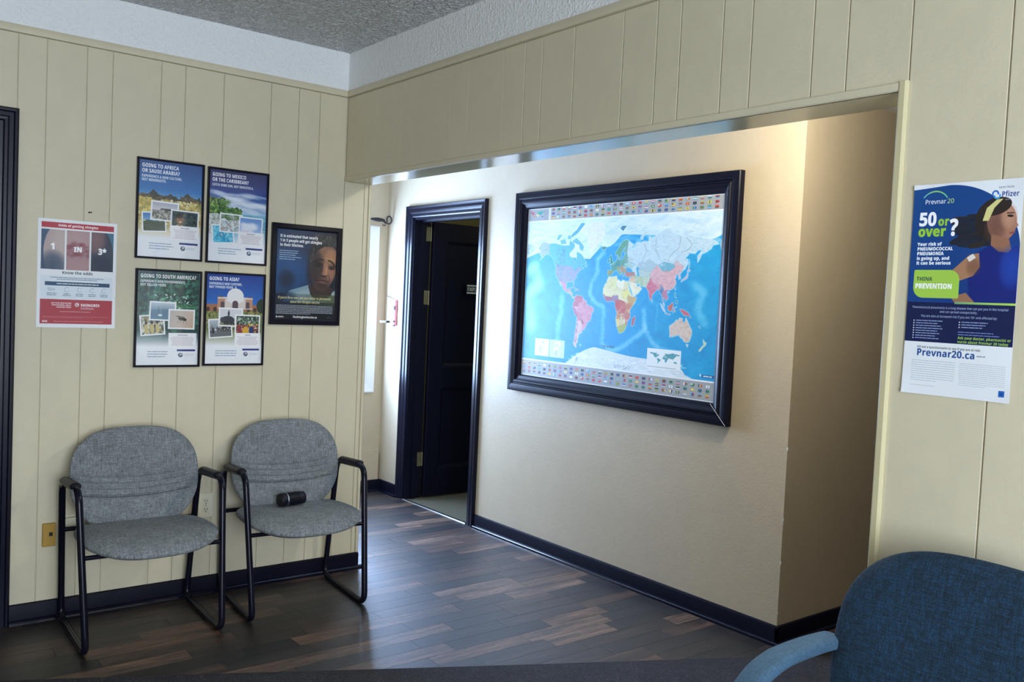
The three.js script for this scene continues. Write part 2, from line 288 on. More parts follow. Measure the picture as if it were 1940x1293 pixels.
// panelled door leaf in local xy, hinge edge at x = 0
function leaf(parent, w, h, side) {
  const L = new THREE.Group(); L.name = 'door_leaf'; parent.add(L);
  const t = 0.036, st = 0.115, rows = [0.2, 0.78, 0.94, h - 0.13];
  part('stile', [rbox(st, h, t, 0.003, st / 2, h / 2, 0)], M.navyDoor, L);
  part('stile', [rbox(st, h, t, 0.003, w - st / 2, h / 2, 0)], M.navyDoor, L);
  for (const [a, b] of [[0, rows[0]], [rows[1], rows[2]], [rows[3], h]]) part('rail', rbox(w - 2 * st, b - a, t, 0.003, w / 2, (a + b) / 2, 0), M.navyDoor, L);
  for (const [a, b] of [[rows[0], rows[1]], [rows[2], rows[3]]]) {
    part('panel', merge([box(st, w - st, a, b, -0.006, 0.006), ...[1, -1].map((s) => { const g = merge(rails(w - 2 * st, b - a, [[0, 0], [0, 0.016], [0.008, 0.014], [0.02, 0.007], [0.02, 0]])); g.translate(w / 2, (a + b) / 2, 0); if (s < 0) g.rotateY(Math.PI).translate(w, 0, 0); return metreUV(g); })]), M.navyDoor, L);
  }
  return L;
}
// door_1: at the far left, closed, only its casing edge in view
const door1 = thing('door_1', 'dark panelled door with moulded casing at the left edge', 'door', [-1.9525, 0, 0], 0, undefined, 'structure');
addCasing(door1, 0.955, 2.13);
part('jamb', [box(-0.4025, -0.382, 0, 2.052, -0.115, 0.001), box(0.382, 0.4025, 0, 2.052, -0.115, 0.001), box(-0.382, 0.382, 2.03, 2.052, -0.115, 0.001)], M.navy, door1);
{ const l = leaf(door1, 0.76, 2.02); l.position.set(-0.38, 0.008, -0.05); const k = part('knob', lathe([[0, 0], [0.012, 0], [0.012, 0.02], [0.026, 0.035], [0.028, 0.048], [0.018, 0.06], [0, 0.063]]).rotateX(Math.PI / 2).translate(0.06, 0.98, 0.018), M.brass, l); }
// door_2: in the hall, standing open into the dark room behind
const dm = (DZ0 + DZ1) / 2, dw = DZ1 - DZ0;
const door2 = thing('door_2', 'dark panelled door standing open in its moulded casing beside the map', 'door', [HW, 0, dm], -Math.PI / 2, undefined, 'structure');
addCasing(door2, 0.952, 2.077);
part('jamb', box(-dw / 2 - 0.001, -dw / 2 + 0.018, 0, DH, -WT - 0.004, 0.001), M.navy, door2);
part('jamb', box(dw / 2 - 0.018, dw / 2 + 0.001, 0, DH, -WT - 0.004, 0.001), M.navy, door2);
part('jamb', box(-dw / 2, dw / 2, DH - 0.018, DH + 0.001, -WT - 0.004, 0.001), M.navy, door2);
part('door_stop', [box(-dw / 2 + 0.018, -dw / 2 + 0.03, 0, DH - 0.018, -0.088, -0.05), box(dw / 2 - 0.03, dw / 2 - 0.018, 0, DH - 0.018, -0.088, -0.05), box(-dw / 2 + 0.018, dw / 2 - 0.018, DH - 0.03, DH - 0.018, -0.088, -0.05)], M.navy, door2);
{
  const l = leaf(door2, 0.768, 1.968); l.position.set(-dw / 2 + 0.028, 0.01, -WT - 0.016); l.rotation.y = Math.PI / 2 * 0.985;
  for (const y of [0.28, 1.44, 1.89]) part('hinge', merge([rbox(0.034, 0.1, 0.004, 0.001, -dw / 2 + 0.0195, y, -WT + 0.02).rotateY(0), new THREE.CylinderGeometry(0.006, 0.006, 0.1, 12).translate(-dw / 2 + 0.02, y, -WT - 0.008), box(-dw / 2 + 0.018, -dw / 2 + 0.0205, y - 0.05, y + 0.05, -WT - 0.002, -WT + 0.032)].map((g) => metreUV(g))), M.brass, door2);
  part('strike_plate', box(dw / 2 - 0.0205, dw / 2 - 0.018, 1.86, 1.92, -WT, -WT + 0.03), M.brass, door2);
}
part('threshold', ext([[0, 0], [0.03, 0], [0.026, 0.005], [0.004, 0.005]], [-dw / 2 + 0.018, 0, -0.016], [0, 0, 1], [0, 1, 0], [1, 0, 0], dw - 0.036), M.steel, door2, 'pale metal threshold strip');
// the room behind the open door
const wallOffice = struct('wall_office', 'olive walls of the dim room behind the open door', 'wall');
part('wall_core', [box(3.2, 3.3, 0, HCEIL, -2.4, 0.7), box(HW + WT, 3.3, 0, HCEIL, 0.6, 0.7), box(HW + WT, 3.3, 0, HCEIL, -2.4, -2.3)], M.olive, wallOffice);
const floorOffice = struct('floor_office', 'grey-green floor of the dim room behind the open door', 'floor');
part('slab', box(HW + 0.02, 3.2, -0.009, 0, -2.3, 0.6), M.tile, floorOffice);

// ---- windows
const win1 = thing('window_1', 'white-cased hall window half hidden behind the panelled wall end', 'window', [0.52, 1.335, ZF], 0, undefined, 'structure');
for (const g of rails(1.2, 1.215, [[0, 0], [0, 0.02], [0.008, 0.025], [0.06, 0.018], [0.108, 0.012], [0.108, 0]])) part('casing', g, M.whitePaint, win1);
for (const g of rails(0.98, 1.08, [[0, -0.11], [0, -0.07], [0.04, -0.07], [0.045, -0.075], [0.045, -0.11]])) part('sash', g, M.whitePaint, win1);
part('meeting_rail', rbox(0.9, 0.035, 0.035, 0.004, 0, 0, -0.09), M.whitePaint, win1);
for (const s of [-1, 1]) part('pane', box(-0.445, 0.445, s > 0 ? 0.017 : -0.5, s > 0 ? 0.5 : -0.017, -0.0915, -0.0885), M.glass, win1);
const win2 = thing('window_2', 'wide white-framed waiting room window behind the camera', 'window', [-1.85, 1.35, ZB], Math.PI, undefined, 'structure');
for (const g of rails(1.96, 1.96, [[0, 0], [0, 0.02], [0.01, 0.024], [0.08, 0.014], [0.08, 0]])) part('casing', g, M.whitePaint, win2);
for (const g of rails(1.8, 1.8, [[0, -0.1], [0, -0.06], [0.05, -0.06], [0.05, -0.1]])) part('sash', g, M.whitePaint, win2);
part('mullion', rbox(0.05, 1.7, 0.04, 0.004, 0, 0, -0.08), M.whitePaint, win2);
for (const s of [-1, 1]) part('pane', box(s > 0 ? 0.025 : -0.85, s > 0 ? 0.85 : -0.025, -0.85, 0.85, -0.0815, -0.0785), M.glass, win2);

// ================================================================ PRINTS (drawn on canvas: flat print only)
function canvas(w, h) { const c = document.createElement('canvas'); c.width = w; c.height = h; return [c, c.getContext('2d')]; }
function printMat(c, rough = 0.45) { const t = new THREE.CanvasTexture(c); t.colorSpace = THREE.SRGBColorSpace; return mat({ map: t, roughness: rough }); }
function text(c, s, x, y, size, o = {}) {
  c.save(); c.translate(x, y); if (o.rot) c.rotate(o.rot); c.scale(o.sx ?? 1, 1); c.font = (o.bold === false ? '' : 'bold ') + size + 'px ' + (o.font ?? 'sans-serif'); c.fillStyle = o.color ?? '#fff'; c.textAlign = o.align ?? 'left';
  c.fillText(s, 0, 0); if (o.heavy) { c.strokeStyle = c.fillStyle; c.lineWidth = o.heavy; c.strokeText(s, 0, 0); } c.restore();
}
// lines too small to read: rows of word-length strokes
function lines(c, x, y, w, n, step, th, color, o = {}) {
  c.save(); c.fillStyle = color;
  for (let i = 0; i < n; i++) {
    const ww = w * (o.full ? 1 : rr(0.72, 1)) * (o.full && i === n - 1 ? 0.6 : 1); let p = o.center ? x + (w - ww) / 2 : x; const e = p + ww;
    while (p < e) { const k = Math.min(rr(2.5, 8) * th, e - p); c.fillRect(p, y + i * step, k, th); p += k + th * 0.55; }
  } c.restore();
}
function grad(c, x0, y0, x1, y1, stops) { const g = c.createLinearGradient(x0, y0, x1, y1); stops.forEach(([a, s]) => g.addColorStop(a, s)); return g; }
function blob(c, x, y, rx, ry, color, rot = 0) { c.save(); c.translate(x, y); c.rotate(rot); c.scale(rx, ry); c.beginPath(); c.arc(0, 0, 1, 0, 7); c.restore(); c.fillStyle = color; c.fill(); }
function soft(c, x, y, rx, ry, rgb, a = 1, rot = 0) { c.save(); c.translate(x, y); c.rotate(rot); c.scale(rx, ry); const g = c.createRadialGradient(0, 0, 0, 0, 0, 1); g.addColorStop(0, `rgba(${rgb},${a})`); g.addColorStop(0.6, `rgba(${rgb},${a * 0.75})`); g.addColorStop(1, `rgba(${rgb},0)`); c.fillStyle = g; c.fillRect(-1, -1, 2, 2); c.restore(); }
function poly(c, pts, color) { c.beginPath(); pts.forEach((p, i) => (i ? c.lineTo(p[0], p[1]) : c.moveTo(p[0], p[1]))); c.closePath(); c.fillStyle = color; c.fill(); }
function specks(c, x, y, w, h, n, colors, s0, s1) { for (let i = 0; i < n; i++) { const s = rr(s0, s1); blob(c, x + rnd() * w, y + rnd() * h, s * rr(0.6, 1.6), s * rr(0.5, 1), colors[Math.floor(rnd() * colors.length)], rnd() * 3); } }
// tilted snapshot with white border; draw(c, w, h) paints its picture
function snap(c, cx, cy, w, h, rot, draw, b = 0.055) {
  c.save(); c.translate(cx, cy); c.rotate(rot); c.fillStyle = '#f3f4f5'; c.fillRect(-w / 2, -h / 2, w, h); const k = w * b; c.beginPath(); c.rect(-w / 2 + k, -h / 2 + k, w - 2 * k, h - 2 * k); c.clip(); c.translate(-w / 2 + k, -h / 2 + k); draw(c, w - 2 * k, h - 2 * k); c.restore();
}
function travel(bg, head, sub, pics, note, o = {}) {
  const W = 640, H = 980, [cv, c] = canvas(W, H);
  bg(c, W, H);
  // lower third fades out to the paper, as printed
  c.fillStyle = grad(c, 0, H * 0.62, 0, H * 0.8, [[0, 'rgba(240,242,245,0)'], [1, 'rgba(240,242,245,1)']]); c.fillRect(0, H * 0.62, W, H * 0.4);
  let y = 74; for (const l of head) { text(c, l, 34, y, 52, { sx: o.hs ?? 0.8 }); y += 54; }
  y -= 6; for (const l of sub) { text(c, l, 34, y, 35, { sx: o.ss ?? 0.8, color: '#eef2f6' }); y += 37; }
  for (const p of pics) snap(c, ...p);
  c.fillStyle = '#f3f3f4'; c.fillRect(330, 640, 290, 150); text(c, note, 475, 668, 17, { align: 'center', color: '#6a5c66' }); lines(c, 350, 682, 250, 7, 14, 4, '#b09aa0', { center: true });
  lines(c, 120, 832, 250, 3, 26, 9, '#93a6bd');                                       // body text beside the (left out) code
  c.fillStyle = '#1f2f7c'; c.fillRect(420, 812, 190, 20); blob(c, 458, 872, 24, 24, '#3c4a63'); blob(c, 462, 864, 14, 9, '#c9d2dc', 0.5); blob(c, 452, 880, 8, 6, '#aebccb'); lines(c, 496, 860, 110, 2, 16, 5, '#c3c8d2');
  return printMat(cv);
}
const hills = (c, W, y, amp, color, s, n = 26) => { const f = noise(8, 1, s), g = noise(22, 1, s + 1); const p = [[0, 2000]]; for (let i = 0; i <= n; i++) p.push([W * i / n, y - amp * (0.7 * f(i / n, 0) + 0.3 * g(i / n, 0))]); p.push([W, 2000]); poly(c, p, color); };

const printAfrica = travel((c, W, H) => {
  c.fillStyle = grad(c, 0, 0, 0, H * 0.42, [[0, '#07478e'], [0.7, '#1a74ba'], [1, '#8bb9dc']]); c.fillRect(0, 0, W, H);
  hills(c, W, 400, 120, '#2c2d2a', 101); hills(c, W, 415, 90, '#4a4030', 105); specks(c, 0, 350, W, 70, 160, ['#23291f', '#5c4a33', '#6a5338', '#30362a'], 6, 20);
  c.fillStyle = '#c9b265'; c.fillRect(0, 410, W, 600); specks(c, 0, 395, W, 300, 700, ['#d8c77e', '#b89d4e', '#e4d79b', '#a38a45', '#8f9550'], 5, 20); specks(c, 0, 380, 150, 130, 120, ['#e0cc74', '#c9b04e', '#a99a4b'], 8, 26);
}, ['GOING TO AFRICA', 'OR SAUDI ARABIA?'], ['EXPERIENCE A NEW CULTURE,', 'NOT MENINGITIS.'], [
  [165, 620, 240, 205, -0.06, (c, w, h) => { c.fillStyle = grad(c, 0, 0, 0, h * 0.5, [[0, '#1d6bb4'], [1, '#7fb4dd']]); c.fillRect(0, 0, w, h); c.fillStyle = '#7fa04a'; c.fillRect(0, h * 0.45, w, h); specks(c, 0, h * 0.42, w, h * 0.5, 90, ['#56772e', '#96b45c', '#3e5527', '#b7c27e'], 5, 16); hills(c, w, h * 0.52, 30, '#374a35', 111); poly(c, [[0, h], [0, h * 0.75], [w * 0.4, h], ], '#2c3a22'); }],
  [268, 505, 280, 200, 0.03, (c, w, h) => { c.fillStyle = grad(c, 0, 0, 0, h * 0.45, [[0, '#aeb0bf'], [1, '#d6d4d9']]); c.fillRect(0, 0, w, h); c.fillStyle = '#8f8d84'; c.fillRect(0, h * 0.45, w, h); poly(c, [[w * 0.3, h * 0.45], [w * 0.35, h * 0.34], [w * 0.75, h * 0.33], [w * 0.8, h * 0.45]], '#4a4742'); specks(c, 0, h * 0.5, w, h * 0.5, 130, ['#6f7068', '#a8a79a', '#55574f', '#c3c0b2'], 5, 20); }],
  [470, 590, 290, 225, 0.03, (c, w, h) => { c.fillStyle = '#22303a'; c.fillRect(0, 0, w, h); specks(c, 0, 0, w, h, 140, ['#2c3f38', '#1a262c', '#3c5148', '#2f4a55'], 8, 26); c.fillStyle = '#41533f'; c.fillRect(w * 0.5, h * 0.72, w, h); blob(c, w * 0.3, h * 1.02, w * 0.24, h * 0.32, '#dcd5c6'); blob(c, w * 0.31, h * 0.78, w * 0.06, h * 0.14, '#7c5240'); blob(c, w * 0.31, h * 0.44, w * 0.13, h * 0.26, '#8a5d46'); blob(c, w * 0.29, h * 0.24, w * 0.14, h * 0.13, '#1c1614'); blob(c, w * 0.33, h * 0.56, w * 0.05, h * 0.03, '#e8ded4', -0.2); blob(c, w * 0.27, h * 0.4, w * 0.02, h * 0.015, '#2a1a14'); blob(c, w * 0.37, h * 0.4, w * 0.02, h * 0.015, '#2a1a14'); }],
], 'Meningitis');
const printMexico = travel((c, W, H) => {
  c.fillStyle = grad(c, 0, 0, 0, H * 0.45, [[0, '#0c1a5c'], [0.55, '#1f4290'], [1, '#a9c9e4']]); c.fillRect(0, 0, W, H);
  for (let i = 0; i < 26; i++) soft(c, rr(0, W), rr(250, 420), rr(80, 220), rr(14, 46), '235,241,247', 0.6, rr(-0.1, 0.25));
  c.fillStyle = '#6fb3cf'; c.fillRect(0, 455, W, 600); for (let i = 0; i < 60; i++) { c.fillStyle = ['#8fc6da', '#5aa4c6', '#a9d5e2', '#4f93b9'][i % 4]; c.fillRect(rr(-50, W), 458 + rr(0, 200), rr(80, 280), rr(3, 9)); }
  poly(c, [[0, 1000], [0, 455], [220, 470], [300, 560], [160, 760], [0, 800]], '#cfd3cc'); specks(c, 0, 470, 240, 220, 160, ['#b9beb6', '#e2e3dd', '#9aa19a'], 5, 16);
  specks(c, -20, 310, 200, 150, 240, ['#4e7d36', '#37602a', '#7ba24a', '#294a22', '#9dbb63'], 8, 24); specks(c, 100, 400, 260, 60, 180, ['#41702f', '#2d5526', '#6b9243'], 7, 18); for (const x of [150, 205]) for (let k = 0; k < 9; k++) blob(c, x + 22 * Math.cos(k * 0.7), 340 + 16 * Math.sin(k * 0.7), 24, 5, '#5f8a44', k * 0.7);
}, ['GOING TO MEXICO', 'OR THE CARIBBEAN?'], ['CATCH SOME SUN, NOT HEPATITIS A.'], [
  [165, 680, 240, 205, -0.07, (c, w, h) => { c.fillStyle = '#3fb3d6'; c.fillRect(0, 0, w, h); specks(c, 0, 0, w, h, 60, ['#5cc3e0', '#2e9fc8', '#87d4e8'], 8, 30); specks(c, w * 0.2, h * 0.45, w * 0.7, h * 0.3, 14, ['#27506a', '#e4e0d5', '#8a5c4a'], 4, 9); }],
  [250, 560, 250, 205, 0.02, (c, w, h) => { c.fillStyle = '#b4c2c2'; c.fillRect(0, 0, w, h); specks(c, 0, 0, w, h * 0.3, 80, ['#6d8660', '#8ba07c', '#54704c'], 6, 15); specks(c, 0, h * 0.3, w, h * 0.7, 170, ['#d5dce0', '#93a4a8', '#e9edf0', '#b7a9a0'], 4, 14); }],
  [470, 590, 270, 225, 0.02, (c, w, h) => { c.fillStyle = grad(c, 0, 0, 0, h, [[0, '#6f9ad6'], [1, '#b9cdea']]); c.fillRect(0, 0, w, h); for (let i = 0; i < 26; i++) soft(c, w * rr(0.1, 0.7), h * rr(0.3, 1), w * rr(0.1, 0.25), h * rr(0.1, 0.25), '238,240,248', 0.7); soft(c, w * 0.3, h * 0.9, w * 0.4, h * 0.3, '214,196,214', 0.7); }],
], 'Hepatitis A', { hs: 0.78, ss: 0.74 });
const printSouth = travel((c, W, H) => {
  c.fillStyle = grad(c, 0, 0, W, H * 0.4, [[0, '#173f45'], [0.5, '#1c4a4c'], [1, '#12302f']]); c.fillRect(0, 0, W, H);
  specks(c, 0, 60, W, 560, 420, ['#1f5148', '#2a6553', '#164038', '#3a7a62', '#0f2f2c'], 8, 32); for (const x of [110, 170, 250, 330]) { c.fillStyle = 'rgba(120,160,150,.35)'; c.fillRect(x, 120, rr(14, 30), 480); }
  specks(c, 150, 230, 380, 170, 90, ['#7fb59a', '#9fcab2', '#5b9a80', '#c6dfd2'], 4, 12);
  for (let i = 0; i < 26; i++) blob(c, rr(420, 640), rr(330, 470), rr(24, 60), rr(4, 9), ['#2f6a4c', '#4b8a62', '#24553e'][i % 3], rr(-0.3, 0.7));
}, ['GOING TO SOUTH AMERICA?'], ['EXPERIENCE NEW ENVIRONMENTS,', 'NOT YELLOW FEVER.'], [
  [165, 560, 250, 215, -0.09, (c, w, h) => { c.fillStyle = '#9c9f95'; c.fillRect(0, 0, w, h); specks(c, 0, 0, w, h, 170, ['#5f645e', '#c7c6b6', '#3c403d', '#b3a878', '#dcd9c8', '#8f8654'], 6, 20); for (const x of [0.22, 0.48, 0.72]) { blob(c, w * x, h * 0.7, w * 0.09, h * 0.28, '#c8b878'); blob(c, w * x, h * 0.36, w * 0.06, h * 0.1, '#262320'); } }],
  [265, 415, 270, 200, 0.02, (c, w, h) => { c.fillStyle = grad(c, 0, 0, 0, h, [[0, '#c5d0d9'], [0.4, '#7f9bb0'], [0.5, '#4f7890'], [1, '#2c5468']]); c.fillRect(0, 0, w, h); hills(c, w, h * 0.5, 34, '#5d8199', 131); blob(c, w * 0.4, h * 0.75, w * 0.09, h * 0.07, '#dfe4e2'); c.fillStyle = '#3a4a50'; c.fillRect(w * 0.32, h * 0.2, 4, h * 0.45); }],
  [460, 495, 275, 210, 0.01, (c, w, h) => { c.fillStyle = grad(c, 0, 0, w, h, [[0, '#bdb6b5'], [0.6, '#cdbcae'], [1, '#c4a68c']]); c.fillRect(0, 0, w, h); blob(c, w * 0.5, h * 0.45, w * 0.15, h * 0.12, '#3a322f', 0.2); blob(c, w * 0.64, h * 0.52, w * 0.07, h * 0.08, '#2b2423'); blob(c, w * 0.42, h * 0.36, w * 0.16, h * 0.05, '#77706c', 0.15); c.strokeStyle = '#4c403a'; c.lineWidth = 3; for (const [a, b] of [[-0.16, 0.72], [-0.05, 0.76], [0.08, 0.78], [0.2, 0.74]]) { c.beginPath(); c.moveTo(w * 0.52, h * 0.5); c.quadraticCurveTo(w * (0.5 + a), h * 0.5, w * (0.5 + a * 1.1), h * b); c.stroke(); } }],
], 'Yellow Fever', { hs: 0.8, ss: 0.78 });
const printAsia = travel((c, W, H) => {
  c.fillStyle = grad(c, 0, 0, 0, H * 0.5, [[0, '#0b398e'], [0.6, '#1c66ba'], [1, '#5d9ad6']]); c.fillRect(0, 0, W, H);
  c.fillStyle = '#a06c50'; c.fillRect(0, 330, W, 90); for (let i = 0; i < 9; i++) { c.fillStyle = '#4a2c26'; c.beginPath(); c.arc(30 + i * 74, 380, 18, Math.PI, 0); c.rect(12 + i * 74, 380, 36, 30); c.fill(); }
  c.fillStyle = '#d7cfc8'; c.fillRect(130, 250, 390, 130); c.fillStyle = '#b98d74'; for (const x of [130, 440]) c.fillRect(x, 270, 80, 100); blob(c, 325, 240, 92, 86, '#e9e7e8'); c.fillStyle = '#e9e7e8'; c.fillRect(233, 240, 184, 60); c.fillStyle = '#e9e7e8'; c.fillRect(320, 130, 10, 40); for (const [x, w] of [[185, 34], [325, 52], [465, 34]]) { c.fillStyle = '#5a4a52'; c.beginPath(); c.arc(x, 320, w / 1.6, Math.PI, 0); c.rect(x - w / 1.6, 320, w * 1.25, 50); c.fill(); } c.fillStyle = '#8f5a44'; c.fillRect(130, 244, 60, 10); c.fillRect(460, 244, 60, 10);
  c.fillStyle = '#76804a'; c.fillRect(0, 412, W, 600); specks(c, 0, 405, W, 200, 300, ['#5c6d38', '#8e9450', '#465a2f', '#a39a5c'], 6, 20); blob(c, 625, 340, 60, 80, '#213722');
}, ['GOING TO ASIA?'], ['EXPERIENCE NEW CUSTOMS,', 'NOT TYPHOID FEVER.'], [
  [170, 590, 260, 210, -0.08, (c, w, h) => { c.fillStyle = grad(c, 0, 0, 0, h, [[0, '#b9c3cc'], [0.5, '#8f979c'], [1, '#5b5f63']]); c.fillRect(0, 0, w, h); specks(c, 0, h * 0.45, w, h * 0.3, 70, ['#2a2c30', '#4a4f55', '#c2c6c8', '#3c2f2c'], 5, 14); c.fillStyle = '#33373b'; c.fillRect(w * 0.1, h * 0.3, 5, h * 0.4); poly(c, [[w * 0.1, h], [w * 0.45, h * 0.66], [w, h * 0.75], [w, h]], '#6b6f70'); }],
  [280, 470, 270, 205, 0.02, (c, w, h) => { c.fillStyle = '#d5d7da'; c.fillRect(0, 0, w, h); c.fillStyle = '#8a8f6d'; c.fillRect(0, h * 0.85, w, h); blob(c, w * 0.38, h * 0.68, w * 0.3, h * 0.26, '#3b3f47'); blob(c, w * 0.12, h * 0.68, w * 0.1, h * 0.18, '#454a52'); for (const x of [0.2, 0.32, 0.5, 0.6]) { c.fillStyle = '#30343b'; c.fillRect(w * x, h * 0.75, w * 0.07, h * 0.22); } blob(c, w * 0.4, h * 0.28, w * 0.05, h * 0.16, '#2f4252'); blob(c, w * 0.4, h * 0.1, w * 0.025, h * 0.05, '#6d4c3c'); }],
  [470, 550, 285, 225, 0.01, (c, w, h) => { c.fillStyle = '#5c6f5c'; c.fillRect(0, 0, w, h); specks(c, 0, 0, w, h * 0.5, 120, ['#3d5c45', '#81977a', '#c3ccc6', '#2d4435'], 6, 20); specks(c, 0, h * 0.45, w, h * 0.55, 150, ['#a8453f', '#d8b24c', '#2e3d66', '#e3d7c7', '#3a2925', '#cf7b38', '#263029'], 6, 17); blob(c, w * 0.42, h * 0.85, w * 0.14, h * 0.24, '#dcae3a'); blob(c, w * 0.68, h * 0.8, w * 0.11, h * 0.24, '#243a72'); blob(c, w * 0.15, h * 0.8, w * 0.09, h * 0.2, '#8e3a3f'); }],
], 'Typhoid', { hs: 0.8, ss: 0.76 });

const printShingles = (() => { // white sheet with red bars, three framed close-ups of a body and a red foot panel
  const W = 620, H = 900, [cv, c] = canvas(W, H); c.fillStyle = '#eceeef'; c.fillRect(0, 0, W, H);
  c.fillStyle = '#b5303c'; c.fillRect(26, 26, W - 52, 46); text(c, 'Odds of getting shingles', W / 2, 58, 27, { align: 'center' });
  const pw = (W - 52 - 28) / 3;
  [0, 1, 2].forEach((i) => { const x = 26 + i * (pw + 14); c.save(); c.beginPath(); c.rect(x, 86, pw, 330); c.clip();
    c.fillStyle = ['#3b5570', '#a57f80', '#3f6f86'][i]; c.fillRect(x, 86, pw, 330);
    if (i === 0) { blob(c, x + pw * 0.75, 270, pw * 0.65, 230, '#b3a09c'); soft(c, x + pw * 0.9, 200, pw * 0.6, 170, '197,178,170', 0.9); soft(c, x + pw * 0.5, 400, pw * 0.7, 160, '52,70,98', 0.95); }
    if (i === 1) { soft(c, x + pw * 0.5, 150, pw, 120, '186,158,154', 0.9); for (let k = 0; k < 30; k++) soft(c, x + pw * rr(0.05, 0.95), rr(190, 310), rr(14, 34), rr(10, 30), '134,66,76', 0.5); soft(c, x + pw * 0.5, 380, pw, 90, '178,144,142', 0.8); }
    if (i === 2) { blob(c, x + pw * 0.25, 300, pw * 0.75, 260, '#39404f'); soft(c, x + pw * 0.2, 150, pw * 0.55, 150, '142,104,104', 0.9); soft(c, x + pw * 0.4, 390, pw * 0.9, 140, '34,44,66', 0.95); }
    c.restore(); });
  text(c, '1', 26 + pw * 0.5, 250, 70, { align: 'center', heavy: 4 }); text(c, 'IN', W / 2, 262, 56, { align: 'center', heavy: 3 }); text(c, '3*', 26 + 2 * (pw + 14) + pw * 0.5, 272, 68, { align: 'center', heavy: 4, sx: 0.9 });
  text(c, 'Know the odds', W / 2, 452, 34, { align: 'center', color: '#23303c' });
  c.fillStyle = '#dfe6ec'; c.fillRect(26, 468, W - 52, 190); lines(c, 90, 480, 440, 2, 14, 5, '#5d7488', { center: true });
  c.fillStyle = '#234b69'; c.fillRect(60, 518, W - 110, 32); lines(c, 140, 530, 350, 1, 10, 7, '#e8eef2', { center: true });
  text(c, '50+', 80, 596, 38, { color: '#7e92a2', bold: false }); lines(c, 66, 612, 96, 2, 14, 6, '#6a8093', { center: true });
  [230, 330, 430, 525].forEach((x) => { c.strokeStyle = '#9db0be'; c.lineWidth = 4; c.beginPath(); c.arc(x, 582, 18, 0.5, 5.6); c.stroke(); lines(c, x - 34, 614, 68, 2, 14, 6, '#6a8093', { center: true }); });
  c.fillStyle = '#b0343f'; c.fillRect(26, 664, W - 52, 204);
  text(c, 'ASK YOUR HEALTHCARE', 268, 700, 14, { align: 'right' }); text(c, 'PROFESSIONAL ABOUT', 268, 717, 14, { align: 'right' }); text(c, 'SHINGRIX TODAY', 268, 734, 14, { align: 'right' });
  blob(c, 312, 706, 17, 17, '#f1e3e4'); c.strokeStyle = '#b0343f'; c.lineWidth = 3; for (const r of [5, 10]) { c.beginPath(); c.arc(312, 706, r, 0, 5); c.stroke(); }
  text(c, 'SHINGRIX', 340, 720, 32); lines(c, 342, 730, 140, 2, 10, 4, '#e8c9cc'); lines(c, 180, 764, 260, 1, 10, 4, '#e0b5ba'); lines(c, 46, 806, 520, 2, 10, 3, '#cf8289', { full: true });
  text(c, 'GSK', 44, 856, 22); lines(c, 130, 846, 420, 1, 10, 5, '#d4878c');
  return printMat(cv, 0.5);
})();
